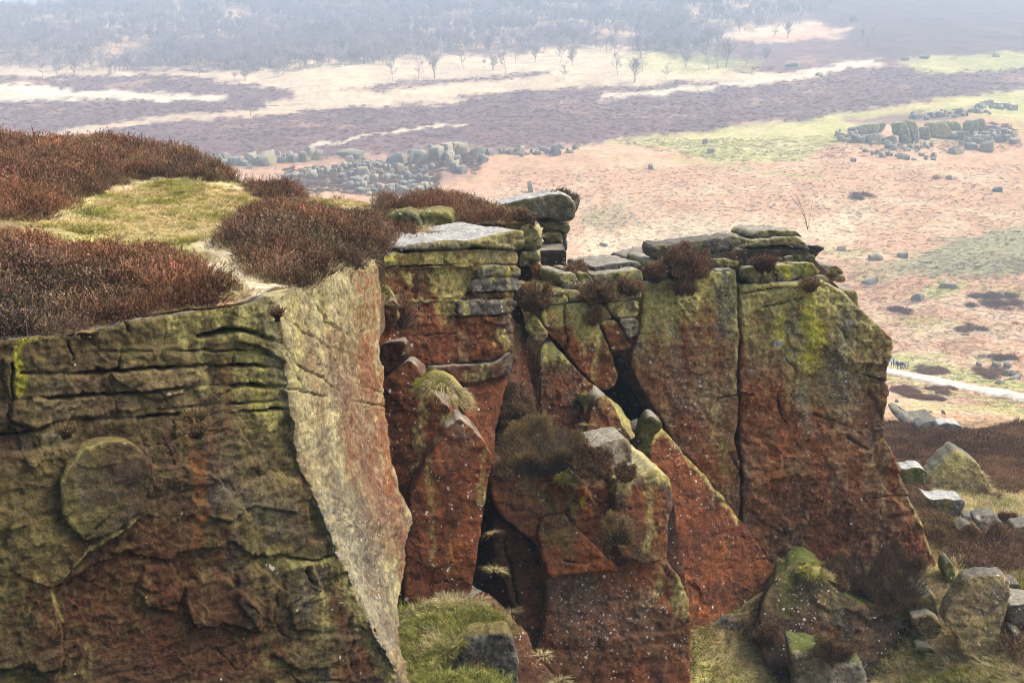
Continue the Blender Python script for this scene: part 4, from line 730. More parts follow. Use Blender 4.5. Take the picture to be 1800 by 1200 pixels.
rock('block', [(1078, 838), (1100, 834), (1135, 830), (1152, 822), (1178, 838), (1184, 862), (1184, 888), (1174, 942), (1174, 985), (1130, 992), (1084, 975), (1078, 900)], sh(G_, -.25), 1.8, gb, step=3, base=('rust', 'brown', .5), spot=.08, rnd=5, lichen=(.8, 835, 880), strokes=[('grey', [(1168, 850), (1176, 890)], 9, .7), ('lichen', [(1140, 870), (1142, 960)], 10, .6), ('red', [(1110, 900), (1125, 930)], 16, .5), ('grey', [(1095, 845), (1140, 845)], 10, .5)], topc='cream')
rock('flake', [(864, 842), (900, 824), (960, 817), (976, 816), (988, 850), (998, 890), (992, 900), (958, 905), (944, 930), (940, 948), (915, 932), (882, 906), (864, 880)], sh(G_, -.13), .5, gb, step=2.8, base=('rust', 'brown', .5), spot=.1, topc='brown', rnd=2.5, strokes=[('olive', [(930, 850), (960, 890)], 26, .6), ('brown', [(890, 850), (900, 890)], 24, .5), ('red', [(985, 850), (995, 890)], 8, .6)])
rock('flake', [(950, 912), (962, 905), (990, 903), (1010, 925), (1050, 965), (1090, 1000), (1040, 1005), (966, 1014), (952, 978), (946, 935)], sh(G_, -.16), .5, gb, step=2.8, base=('rust', 'brown', .45), spot=.12, topc='brown', rnd=2.5, strokes=[('olive', [(975, 930), (1000, 970)], 26, .5), ('orange', [(1040, 985), (1070, 1000)], 20, .5)], cracks=[([(990, 985), (1030, 990), (1050, 1000)], 1.6, .05)])
rock('pale_stone', [(1030, 786), (1050, 781), (1097, 768), (1106, 773), (1112, 800), (1116, 822), (1082, 842), (1064, 848), (1046, 815)], sh(G_, .5), 1.0, gb, step=3, base=('pale', 'tan', .35), spot=.05, rnd=5, rough=.6)
rock('ridge_stone', [(972, 812), (985, 800), (1005, 830), (1024, 850), (1020, 862), (1000, 858), (985, 850)], sh(G_, -.12), .8, gb, step=3, base=('tan', 'olive', .5), strokes=[('vivid', [(995, 825), (1012, 848)], 9, .6)])
rock('lower_slab', [(868, 905), (895, 925), (925, 945), (944, 975), (955, 1010), (965, 1060), (992, 1140), (975, 1220), (930, 1220), (912, 1090), (888, 1020), (868, 1000)], sh(G_, .35), 1.6, gb, step=3, base=('red', 'brown', .5), spot=.06, cracks=[([(885, 950), (900, 1000), (910, 1060)], 2.2, .15), ([(862, 920), (866, 980)], 2, .12)], strokes=[('dark', [(870, 950), (880, 1020)], 10, .5)])
rock('rock_mass', [(860, 800), (1180, 860), (1212, 1060), (1210, 1300), (880, 1300), (840, 1050), (846, 900)], sh(G_, 1.1), 3.0, gb, step=9, base=('dark', 'red', .5), gap=0)
h1 = rock('fallen_slab', [(828, 1052), (842, 1040), (868, 1052), (905, 1090), (930, 1115), (942, 1150), (985, 1192), (990, 1300), (900, 1300), (896, 1140), (885, 1100)], [(840, 1045, 19.6), (985, 1195, 18.8), (900, 1200, 18.4)], .8, None, step=3, base=('red', 'brown', .5), spot=.15, strokes=[('tan', [(850, 1050), (900, 1090), (935, 1130)], 8, .6)])
tag(h1, 'narrow fallen slab lying diagonally below the dark cleft with dry grass along it', 'rock slab')
h2 = rock('ledge_boulder', [(776, 1140), (820, 1119), (890, 1112), (904, 1135), (911, 1168), (910, 1300), (750, 1300), (760, 1180)], [(850, 1120, 18.0), (850, 1200, 17.8), (780, 1140, 18.1)], .4, None, back=(-.1, 1, .1), topc='olive', step=3, rnd=4, base=('grey', 'brown', .45), spot=.08, strokes=[('grey', [(880, 1140), (895, 1190)], 26, .8), ('rust', [(830, 1170), (835, 1185)], 14, .7), ('brown', [(790, 1160), (800, 1200)], 22, .6)], cracks=[([(812, 1120), (808, 1160)], 1.8, .08), ([(842, 1118), (841, 1135)], 1.5, .06)])
tag(h2, 'grey squared boulder with a grassy top below the leaning red slabs', 'boulder')
lg = patch('grassy_ledge', [(690, 1092), (715, 1072), (760, 1053), (800, 1047), (850, 1060), (880, 1085), (896, 1108), (892, 1122), (850, 1120), (815, 1124), (775, 1150), (750, 1190), (690, 1200)], [(700, 1085, 19.2), (800, 1047, 19.5), (893, 1110, 18.4), (780, 1130, 18.0), (700, 1180, 17.6)], ['lime', ('straw', [(760, 1062), (830, 1062)], 22, .8), ('green', [(720, 1100), (780, 1110)], 20, .5), ('soil', [(745, 1170), (720, 1190)], 22, .7)], 4., 3., .08, 'grass covered ledge at the foot of the leaning slabs')
lg2 = patch('grassy_ledge', [(690, 1205), (740, 1192), (800, 1184), (850, 1178), (890, 1200), (900, 1290), (690, 1290)], [(700, 1200, 17.0), (880, 1195, 17.2), (800, 1280, 16.0)], ['green', ('lime', [(830, 1190), (870, 1195)], 20, .6)], 4., 3., .08, 'lower mossy grass ledge under the grey squared boulder')

# ------------------------------------------------------------------ slabs and boulders at the foot of the right buttress
i1 = rock('mossy_slab', [(1338, 1080), (1350, 1045), (1366, 1018), (1395, 990), (1412, 984), (1440, 1008), (1480, 1042), (1560, 1078), (1622, 1098), (1628, 1160), (1605, 1198), (1560, 1240), (1400, 1240), (1340, 1150)], [(1400, 990, 25.6), (1620, 1110, 25.4), (1400, 1150, 24.4)], 1.4, None, back=(.25, 1, -.1), topc='moss', step=3, rough=1.1, base=('brown', 'dark', .35), lichen=(.4, 990, 1120, 'olive'), spot=.12, rnd=5, spots=[(1420, 1060, 60, .6), (1470, 1080, 40, .4)], strokes=[('moss', [(1385, 1010), (1380, 1060)], 26, .5), ('red', [(1440, 1110), (1470, 1130)], 20, .5), ('grey', [(1410, 1000), (1430, 1040)], 10, .5), ('slate', [(1470, 1070), (1475, 1130)], 12, .4), ('dark', [(1570, 1100), (1600, 1160), (1480, 1180)], 34, .6), ('orange', [(1460, 1105), (1470, 1120)], 10, .4)])
tag(i1, 'broad dark mossy slab carrying a heather bush at the foot of the tall buttress', 'rock slab')
i2 = rock('low_boulder', [(1222, 1100), (1240, 1090), (1275, 1084), (1312, 1086), (1322, 1118), (1315, 1150), (1240, 1150), (1222, 1125)], [(1270, 1100, 25.0)], 1.2, None, step=3, rnd=10, base=('slate', 'brown', .4), topc='olive')
tag(i2, 'low dark smooth boulder fringed by dry grass under the long rust slab', 'boulder')
i3 = rock('low_boulder', [(1392, 1142), (1430, 1148), (1490, 1162), (1520, 1170), (1530, 1200), (1530, 1280), (1410, 1280), (1400, 1200)], [(1450, 1160, 23.4), (1530, 1200, 23.5), (1450, 1240, 23.2)], 1.0, None, back=(.1, 1, 0), topc='moss', step=3, rnd=8, base=('grey', 'olive', .5), strokes=[('pale', [(1465, 1175), (1470, 1200)], 13, .8), ('slate', [(1410, 1160), (1420, 1200)], 20, .5)])
tag(i3, 'low boulder with one pale grey face peeping from under a small heather bush', 'boulder')
BO = [  # outline, base point, thickness, colours, label
    ([(1700, 1012), (1760, 1010), (1775, 1020), (1778, 1045), (1762, 1100), (1752, 1150), (1720, 1166), (1692, 1150), (1682, 1115), (1660, 1090), (1670, 1060), (1683, 1045)], (1725, 1160), .5, dict(base=('olive', 'tan', .35), spots=[(1770, 1028, 26, .7), (1745, 1150, 30, .6)], spot=.1, strokes=[('slate', [(1745, 1030), (1740, 1070)], 20, .4)], rnd=6), 'large tilted olive flagstone slab with white lichen corners on the grass', .45),
    ([(1628, 858), (1640, 830), (1665, 805), (1682, 790), (1692, 793), (1722, 815), (1735, 840), (1740, 862), (1735, 880), (1690, 880), (1640, 875)], (1690, 868), 1.2, dict(base=('tan', 'olive', .5), lichen=(.5, 790, 870), rnd=4, spot=.03), 'big pointed olive boulder rising out of dark heather', .35),
    ([(1581, 826), (1605, 822), (1622, 823), (1630, 830), (1626, 862), (1600, 866), (1585, 846)], (1605, 862), .9, dict(base=('olive', 'moss', .5), topc='white', rnd=2), 'pale topped square boulder beside the foot of the tall buttress', 0),
    ([(1623, 872), (1640, 878), (1690, 878), (1698, 884), (1694, 902), (1682, 912), (1660, 908), (1640, 892)], (1668, 914), .9, dict(base=('grey', 'olive', .4), topc='white', spot=.15, rnd=2), 'grey wedge shaped slab with a white top lying below the pointed boulder', 0),
    ([(1712, 908), (1735, 903), (1750, 902), (1766, 922), (1752, 946), (1735, 936), (1718, 925)], (1745, 948), .5, dict(base=('pale', 'grey', .6), spot=.1, rnd=4), 'bright pale tilted block among the fallen boulders', .4),
    ([(1692, 908), (1704, 904), (1714, 910), (1712, 922), (1698, 918)], (1705, 922), .5, dict(base=('grey', 'pale', .4), rnd=3), 'small grey stone leaning against the bright pale block', 0),
    ([(1683, 932), (1700, 919), (1716, 930), (1720, 940), (1704, 950), (1690, 948)], (1700, 952), .6, dict(base=('olive', 'tan', .4), rnd=4), 'olive brown tilted stone below the bright pale block', .3),
    ([(1686, 952), (1706, 955), (1708, 966), (1694, 960)], (1700, 968), .4, dict(base=('tan', 'grey', .5), rnd=2), 'thin buff flake of stone poking from the heather', .3),
    ([(1772, 1065), (1800, 1062), (1830, 1064), (1835, 1105), (1795, 1108), (1776, 1095)], (1800, 1110), .9, dict(base=('grey', 'olive', .5), topc='pale', rnd=3), 'pale topped squared block beside the large tilted flagstone', 0),
    ([(1776, 1026), (1795, 1026), (1798, 1045), (1780, 1052), (1772, 1045)], (1786, 1056), .6, dict(base=('olive', 'slate', .5), rnd=4), 'small olive block tucked behind the upper corner of the large flagstone', .2),
    ([(1662, 995), (1672, 986), (1682, 1008), (1684, 1030), (1672, 1028), (1660, 1012)], (1674, 1034), .7, dict(base=('olive', 'moss', .5), spot=.25, rnd=5), 'narrow mossy stone with white lichen above the large flagstone', .2),
    ([(1618, 1052), (1640, 1042), (1650, 1058), (1652, 1085), (1630, 1095), (1608, 1080)], (1632, 1098), .8, dict(base=('olive', 'brown', .5), rnd=6), 'brown rounded stone between the dark mossy slab and the flagstone', .1),
    ([(1600, 1088), (1640, 1080), (1658, 1100), (1650, 1125), (1615, 1120)], (1630, 1125), .8, dict(base=('brown', 'olive', .5), rnd=6), 'dark brown stone at the end of the mossy slab', .1),
    ([(1780, 1108), (1800, 1112), (1805, 1128), (1792, 1130), (1782, 1122)], (1793, 1130), .5, dict(base=('pale', 'olive', .5), rnd=3), 'small pale stone under the squared block at the rubble edge', .2),
    ([(1784, 928), (1810, 924), (1830, 930), (1828, 942), (1800, 944), (1786, 938)], (1806, 946), .8, dict(base=('slate', 'olive', .4), rnd=3, topc='grey'), 'dark flat stone at the edge of the grass above the rubble', 0),
    ([(1608, 1138), (1630, 1136), (1650, 1148), (1640, 1156), (1615, 1150)], (1630, 1156), .6, dict(base=('moss', 'dark', .5), rnd=4), 'low mossy stone sunk in grass left of the large flagstone', .2),
    ([(1645, 755), (1652, 746), (1675, 744), (1694, 748), (1695, 764), (1670, 766), (1656, 764)], (1672, 766), 1.2, dict(base=('grey', 'slate', .4), topc='white', rnd=2), 'angular bluish grey block at the upper edge of the heather slope', 0),
    ([(1570, 720), (1578, 718), (1600, 735), (1640, 728), (1643, 740), (1620, 752), (1600, 748), (1580, 738)], (1605, 754), 1.6, dict(base=('pale', 'grey', .5), lichen=(.3, 700, 760), rnd=4), 'long pale slab with an upturned end above the heather slope', .4),
    ([(1612, 754), (1625, 742), (1652, 738), (1657, 746), (1645, 756), (1630, 760)], (1635, 762), 1.2, dict(base=('grey', 'slate', .3), rnd=3), 'flat grey slab lying against the long pale slab', .3)]
for poly, bp, th, kwb, lab, lean in BO:
    kwb.setdefault('topc', 'grey'); kwb['rnd'] = kwb['rnd']*.6
    g = ground(*bp); Yg = g[1]; top = min(q[1] for q in poly); cx_ = np.mean([q[0] for q in poly])
    ctrl = [(bp[0], bp[1], Yg), (bp[0]+40, bp[1], Yg), (bp[0], top, Yg+lean*max(.4, (bp[1]-top)*Yg/F))]
    o = rock('boulder', poly, ctrl, th, None, back=(.12, 1, 0), step=2.6, rough=.8, gap=.2, **kwb)
    tag(o, lab, 'boulder')
print('rocks', time.time()-T0)
# ------------------------------------------------------------------ plants: prototypes
def ribbon_set(base, d, L, w, bend, segs, cols, rng):
    """tapering bent ribbons; base (n,3), d unit (n,3), returns V, tri, C"""
    n = len(base); side = np.cross(d, rng.normal(size=(n, 3))); side /= np.linalg.norm(side, axis=1, keepdims=True)+1e-9
    V = []; Cc = []
    for s in range(segs+1):
        t = s/segs; c = base+d*(L*t)[:, None]+bend*(t*t)*L[:, None]; ww = (w*(1-t*.85))[:, None]*side
        V += [c-ww, c+ww]; k = cols[0]*(1-t)+cols[1]*t; Cc += [k, k]
    V = np.stack(V, 1).reshape(-1, 3); Cc = np.stack(Cc, 1).reshape(-1, 3); m = 2*(segs+1)
    o = (np.arange(n)*m)[:, None]; T = []
    for s in range(segs):
        a = 2*s; T += [o+np.array([a, a+1, a+3]), o+np.array([a, a+3, a+2])]
    return V, np.concatenate(T), Cc
def leaf_set(base, d, size, cols, rng):
    n = len(base); a = rng.normal(size=(n, 3)); a -= d*np.sum(a*d, 1, keepdims=True); a /= np.linalg.norm(a, axis=1, keepdims=True)+1e-9
    V = np.stack([base-a*size[:, None]*.28, base+a*size[:, None]*.28, base+d*size[:, None]], 1).reshape(-1, 3)
    return V, np.arange(3*n).reshape(-1, 3), np.repeat(cols, 3, 0)
def join(parts):
    V, T, Cc, o = [], [], [], 0
    for v, t, c in parts: V.append(v); T.append(t+o); Cc.append(c); o += len(v)
    return np.concatenate(V), np.concatenate(T), np.concatenate(Cc)
def heather_mesh(name, n, R, H, seed, dome=True, leaves=9, fat=1.0, tone=0):
    r = np.random.default_rng(seed); th = r.uniform(0, 6.283, n); rr = np.sqrt(r.uniform(0, 1, n))
    rr = rr*(.82+.38*vnoise(np.c_[np.cos(th)*1.3, np.sin(th)*1.3, np.full(n, seed*.37)], 5)) if dome and n > 100 else rr
    x, y = rr*np.cos(th), rr*np.sin(th); lum = .55+.45*vnoise(np.c_[x*2.2, y*2.2, np.full(n, seed*1.7)], 4)*1.2
    hz = H*np.sqrt(np.clip(1-(rr*.9)**2, .02, 1))*(.72+.5*vnoise(np.c_[x*3, y*3, np.full(n, seed)], 9)) if dome else H*np.ones(n)
    L = r.uniform(.09, .19, n)*fat
    base = np.c_[x*R, y*R, np.maximum(hz-L*.8, 0)]
    d = np.c_[x*.75, y*.75, np.full(n, .9)]+r.normal(0, .28, (n, 3)); d /= np.linalg.norm(d, axis=1, keepdims=True)
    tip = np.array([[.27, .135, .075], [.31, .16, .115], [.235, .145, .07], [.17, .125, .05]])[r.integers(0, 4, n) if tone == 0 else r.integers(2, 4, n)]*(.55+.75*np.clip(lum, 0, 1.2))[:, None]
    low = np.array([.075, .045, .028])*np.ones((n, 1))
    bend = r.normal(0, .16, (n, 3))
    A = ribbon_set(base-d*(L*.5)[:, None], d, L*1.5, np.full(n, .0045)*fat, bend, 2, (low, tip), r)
    k = leaves; bi = np.repeat(np.arange(n), k); t = r.uniform(.15, 1.05, n*k)
    lb = base[bi]+d[bi]*(L[bi]*t)[:, None]+bend[bi]*(t*t*L[bi])[:, None]
    ld = d[bi]+r.normal(0, .55, (n*k, 3)); ld /= np.linalg.norm(ld, axis=1, keepdims=True)
    lc = low[bi]*(1-t)[:, None]+tip[bi]*t[:, None]; lc = np.clip(lc*r.uniform(.6, 1.5, (n*k, 1)), .01, .6)
    B = leaf_set(lb, ld, r.uniform(.016, .034, n*k)*fat, lc, r)
    # woody twigs and dark litter inside
    m = max(8, n//6); tb = np.c_[r.uniform(-.5, .5, (m, 2))*R, np.zeros(m)]; td = np.c_[r.normal(0, .6, (m, 2)), np.full(m, .8)]; td /= np.linalg.norm(td, axis=1, keepdims=True)
    Cw = ribbon_set(tb, td, r.uniform(.5, .9, m)*H, np.full(m, .006)*fat, r.normal(0, .2, (m, 3)), 2, (np.full((m, 3), .05), np.array([.14, .11, .085])*np.ones((m, 1))), r)
    parts = [A, B, Cw]
    if n > 100:   # added opaque dome, its dark colour standing for the shaded bush interior
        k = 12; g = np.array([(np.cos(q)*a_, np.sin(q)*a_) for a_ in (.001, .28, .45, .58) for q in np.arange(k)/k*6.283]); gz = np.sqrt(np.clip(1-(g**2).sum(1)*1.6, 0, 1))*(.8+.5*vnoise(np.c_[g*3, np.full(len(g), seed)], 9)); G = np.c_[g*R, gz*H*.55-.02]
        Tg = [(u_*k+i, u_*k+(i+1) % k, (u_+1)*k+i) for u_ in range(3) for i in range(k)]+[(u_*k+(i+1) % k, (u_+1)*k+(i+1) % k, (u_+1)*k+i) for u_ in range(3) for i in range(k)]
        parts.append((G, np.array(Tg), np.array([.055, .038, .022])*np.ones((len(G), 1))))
    V, T, Cc = join(parts)
    return mesh_np(name, V, T, M_HEATHER, True, np.clip(Cc, .008, .6))
def grass_mesh(name, n, R, H, seed, colA, colB, droop=.5, wid=.006):
    r = np.random.default_rng(seed); th = r.uniform(0, 6.283, n); rr = np.sqrt(r.uniform(0, 1, n))*R
    base = np.c_[rr*np.cos(th), rr*np.sin(th), np.full(n, -.02)]
    d = np.c_[np.cos(th)*.5, np.sin(th)*.5, np.ones(n)]+r.normal(0, .35, (n, 3)); d /= np.linalg.norm(d, axis=1, keepdims=True)
    L = r.uniform(.5, 1.1, n)*H; bend = np.c_[np.cos(th), np.sin(th), -np.ones(n)*.9]*droop*r.uniform(.3, 1.2, (n, 1))
    mixv = r.uniform(0, 1, (n, 1)); tipc = np.array(colA)*(1-mixv)+np.array(colB)*mixv
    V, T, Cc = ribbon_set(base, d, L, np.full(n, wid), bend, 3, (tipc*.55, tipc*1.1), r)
    return mesh_np(name, V, T, M_GRASS, True, np.clip(Cc, .01, .75))
def bracken_mesh(name, n, R, H, seed):
    r = np.random.default_rng(seed); th = r.uniform(0, 6.283, n); rr = np.sqrt(r.uniform(0, 1, n))*R
    base = np.c_[rr*np.cos(th), rr*np.sin(th), r.uniform(-.05, .1, n)*H]
    a2 = r.uniform(0, 6.283, n); d = np.c_[np.cos(a2), np.sin(a2), r.uniform(.1, .9, n)]; d /= np.linalg.norm(d, axis=1, keepdims=True)
    L = r.uniform(.5, 1., n)*H*1.5; bend = np.c_[r.normal(0, .25, (n, 2)), -r.uniform(.2, .8, n)]
    tc = np.array([.62, .38, .21])*r.uniform(.8, 1.2, (n, 1)); m = (r.uniform(0, 1, (n, 1)) < .3); tc = np.where(m, np.array([.68, .56, .36]), tc)
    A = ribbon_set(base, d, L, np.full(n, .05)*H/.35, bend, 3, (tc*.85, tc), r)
    k = 3; bi = np.repeat(np.arange(n), k); t = r.uniform(.3, 1, n*k); lb = base[bi]+d[bi]*(L[bi]*t)[:, None]+bend[bi]*(t*t*L[bi])[:, None]
    ld = r.normal(0, 1, (n*k, 3)); ld[:, 2] -= .3; ld /= np.linalg.norm(ld, axis=1, keepdims=True)
    B = leaf_set(lb, ld, r.uniform(.1, .2, n*k)*H/.35, tc[bi]*r.uniform(.7, 1.3, (n*k, 1)), r)
    V, T, Cc = join([A, B]); return mesh_np(name, V, T, M_BRACKEN, True, np.clip(Cc, .02, .7))
def proto(cname, meshes):
    col = bpy.data.collections.new(cname)
    for i, me in enumerate(meshes): col.objects.link(bpy.data.objects.new(f'{me.name}', me))
    return col
for m_ in (M_HEATHER, M_BRACKEN, M_GRASS):   # tint carried by each scattered plant
    n = m_.node_tree; b = [x for x in n.nodes if x.type == 'BSDF_PRINCIPLED'][0]; src = b.inputs['Base Color'].links[0].from_socket
    at = N(n, 'ShaderNodeAttribute', attribute_name='tint', attribute_type='INSTANCER'); hasf = N(n, 'ShaderNodeAttribute', attribute_name='tinted', attribute_type='INSTANCER')
    c = mixc(n, hasf.outputs['Fac'], src, mixc(n, 1., src, at.outputs['Color'], 'MULTIPLY')); n.links.new(c, b.inputs['Base Color'])
def scatter(name, P, idx, scl, coll, label, tilt=.15, tint=None, zs=None, parent=None, kind='stuff'):
    n = len(P); me = bpy.data.meshes.new(name); me.vertices.add(n); me.vertices.foreach_set('co', np.asarray(P, np.float32).ravel())
    rot = np.c_[RNG.normal(0, tilt, n), RNG.normal(0, tilt, n), RNG.uniform(0, 6.283, n)]
    for k, t, v in (('rot', 'FLOAT_VECTOR', rot), ('scl', 'FLOAT_VECTOR', np.c_[scl, scl, scl*(zs if zs is not None else 1)]), ('idx', 'INT', idx)):
        a = me.attributes.new(k, t, 'POINT'); a.data.foreach_set('vector' if t == 'FLOAT_VECTOR' else 'value', np.asarray(v, np.float32 if t != 'INT' else np.int32).ravel())
    if tint is not None:
        a = me.attributes.new('tint', 'FLOAT_COLOR', 'POINT'); a.data.foreach_set('color', np.c_[tint, np.ones(n)].astype(np.float32).ravel())
        a = me.attributes.new('tinted', 'FLOAT', 'POINT'); a.data.foreach_set('value', np.ones(n, np.float32))
    me.update(); o = link(name, me, parent)
    g = bpy.data.node_groups.new(name+'_scatter', 'GeometryNodeTree')
    g.interface.new_socket('Geometry', in_out='INPUT', socket_type='NodeSocketGeometry'); g.interface.new_socket('Geometry', in_out='OUTPUT', socket_type='NodeSocketGeometry')
    gi = g.nodes.new('NodeGroupInput'); go = g.nodes.new('NodeGroupOutput'); ip = g.nodes.new('GeometryNodeInstanceOnPoints'); ci = g.nodes.new('GeometryNodeCollectionInfo')
    ci.inputs['Collection'].default_value = coll; ci.inputs['Separate Children'].default_value = True; ci.inputs['Reset Children'].default_value = True
    def na(nm, t): x = g.nodes.new('GeometryNodeInputNamedAttribute'); x.data_type = t; x.inputs['Name'].default_value = nm; return x.outputs['Attribute']
    g.links.new(gi.outputs[0], ip.inputs['Points']); g.links.new(ci.outputs[0], ip.inputs['Instance']); ip.inputs['Pick Instance'].default_value = True
    g.links.new(na('idx', 'INT'), ip.inputs['Instance Index'])
    e2r = g.nodes.new('FunctionNodeEulerToRotation'); g.links.new(na('rot', 'FLOAT_VECTOR'), e2r.inputs[0]); g.links.new(e2r.outputs[0], ip.inputs['Rotation'])
    g.links.new(na('scl', 'FLOAT_VECTOR'), ip.inputs['Scale']); g.links.new(ip.outputs[0], go.inputs[0])
    md = o.modifiers.new('scatter', 'NODES'); md.node_group = g
    return tag(o, label, None, None, kind)
def sample(patch_, polys, dens, warp=8., inv=(), seed=0):
    """random points on a ground patch inside the pixel outlines; also the depth inside the outline in pixels"""
    _, P, tri, Q = patch_; a = P[tri]; ar = .5*np.linalg.norm(np.cross(a[:, 1]-a[:, 0], a[:, 2]-a[:, 0]), axis=1)
    n = int(ar.sum()*dens); ti = RNG.choice(len(tri), n, p=ar/ar.sum()); r1 = np.sqrt(RNG.uniform(0, 1, n)); r2 = RNG.uniform(0, 1, n)
    w3 = np.c_[1-r1, r1*(1-r2), r1*r2]; p = np.einsum('nk,nkd->nd', w3, P[tri[ti]]); q = np.einsum('nk,nkd->nd', w3, Q[tri[ti]])
    wx = q[:, 0]+warp*fbm(p*1.2, 3, 400+seed); wy = q[:, 1]+warp*.7*fbm(p*1.2+5, 3, 410+seed)
    s = np.max([sdf(wx, wy, po) for po in polys], axis=0); k = s > 0
    for po in inv: k &= ~inpoly(wx, wy, np.asarray(po, float))
    return p[k], q[k], s[k]

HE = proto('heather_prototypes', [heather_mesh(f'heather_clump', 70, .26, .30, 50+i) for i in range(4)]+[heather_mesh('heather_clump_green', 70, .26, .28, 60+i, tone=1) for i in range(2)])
GRASSC = [((.24, .25, .055), (.18, .21, .04)), ((.36, .33, .10), (.28, .26, .07)), ((.60, .50, .27), (.50, .38, .18)), ((.62, .55, .34), (.42, .38, .14))]
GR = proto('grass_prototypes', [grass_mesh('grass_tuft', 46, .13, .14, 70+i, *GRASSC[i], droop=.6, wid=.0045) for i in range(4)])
BK = proto('bracken_prototypes', [bracken_mesh('bracken_tuft', 26, .45, .35, 80+i) for i in range(4)])

# ------------------------------------------------------------------ heather and grass on the plateau
H1 = [(-260, 340), (0, 415), (60, 425), (150, 440), (240, 450), (300, 452), (320, 460), (362, 484), (402, 508), (430, 528), (415, 538), (340, 552), (230, 575), (150, 595), (60, 605), (-260, 660)]
H2 = [(-260, 240), (430, 240), (430, 318), (380, 318), (300, 312), (230, 318), (180, 335), (140, 358), (95, 380), (50, 388), (0, 385), (-260, 325)]
H3 = [(372, 436), (388, 424), (400, 405), (420, 385), (440, 372), (490, 362), (560, 372), (640, 385), (700, 385), (726, 405), (725, 425), (690, 440), (655, 446), (620, 462), (585, 482), (545, 500), (495, 506), (458, 494), (450, 472), (415, 448)]
H4 = [(425, 315), (480, 318), (540, 330), (545, 352), (490, 358), (440, 345)]
H5 = [(545, 335), (590, 325), (640, 345), (640, 356), (600, 356), (560, 350)]
H6 = [(665, 352), (720, 340), (800, 345), (845, 366), (900, 384), (905, 394), (860, 400), (810, 405), (800, 372), (760, 366), (700, 370), (668, 380)]
def heath(name, polys, dens, label, inv=(), base=1.0, seed=0):
    p, q, s = sample(PLATO, polys, dens, 7., inv, seed); n = len(p)
    mpx = p[:, 1]/F; dm = s*mpx            # depth inside the mass in metres (across)
    mn = fbm(p*np.array([1.1, 1.1, 0]), 3, 421); lift = .40*np.clip(dm/.9, 0, 1)*(.35+1.3*np.clip(mn+.3, 0, 1))
    p = p.copy(); p[:, 2] += lift-.04
    lum = .95+.9*mn+.35*fbm(p*2.5, 2, 430); red = fbm(p*.5+3, 3, 431)
    tint = np.stack([lum*(1.05+.3*red), lum*(1-.05*red), lum*(1-.25*red)], 1)
    gy = RNG.uniform(0, 1, n) < .07; tint[gy] = np.array([.95, 1.15, 1.35])*RNG.uniform(.8, 1.4, (gy.sum(), 1))
    gi = (fbm(p*.7+9, 2, 433)+RNG.uniform(-.4, .4, n)) > .38
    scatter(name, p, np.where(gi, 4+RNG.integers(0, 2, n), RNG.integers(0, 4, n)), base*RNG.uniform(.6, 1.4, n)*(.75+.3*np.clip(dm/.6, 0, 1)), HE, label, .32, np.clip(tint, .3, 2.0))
    return n
nh = heath('heather', [H1], 34, 'dark brown heather mass along the edge of the near buttress', seed=1)
nh += heath('heather', [H2], 22, 'rusty heather mass on the crest behind the grassy hollow', base=1.15, seed=2)
nh += heath('heather', [H3], 30, 'pinkish brown heather mass above the pale side face', seed=3)
nh += heath('heather', [H4, H5], 18, 'low heather fringe on the plateau skyline', base=1.1, seed=4)
nh += heath('heather', [H6], 22, 'heather mass behind the layered tower', base=1.1, seed=5)
GZ = [[(60, 400), (150, 372), (190, 342), (260, 328), (330, 318), (400, 335), (470, 355), (440, 372), (400, 405), (330, 430), (240, 428), (150, 415)], [(540, 350), (640, 354), (640, 366), (560, 362)]]
p, q, s = sample(PLATO, GZ, 120, 8., seed=7); n = len(p)
gsel = fbm(p*1.1, 3, 440)+RNG.uniform(-.35, .35, n)
scatter('grass', p, np.where(gsel > .02, RNG.integers(2, 4, n), np.where(gsel > -.25, 1, 0)), RNG.uniform(.6, 1.1, n), GR, 'short yellow green grass in the hollow between heather masses', .2, np.full((n, 3), 1.2)*np.array([1.1, 1., .95]), zs=.8)
p, q, s = sample(PLATO, [[(300, 420), (420, 450), (470, 500), (560, 500), (520, 515), (440, 525), (380, 470)]], 9, 8., seed=8); n = len(p)
scatter('grass', p, RNG.integers(2, 4, n), RNG.uniform(.5, .9, n), GR, 'sparse dry grass on the sandy gap above the near edge', .2)
p, q, s = sample(PLATO, [[(-260, 240), (1000, 240), (1000, 700), (-260, 700)]], 10, 1., seed=9); n = len(p)
scatter('grass', p, RNG.integers(1, 4, n), RNG.uniform(.8, 1.4, n), GR, 'scattered straw tufts among the heather', .2)
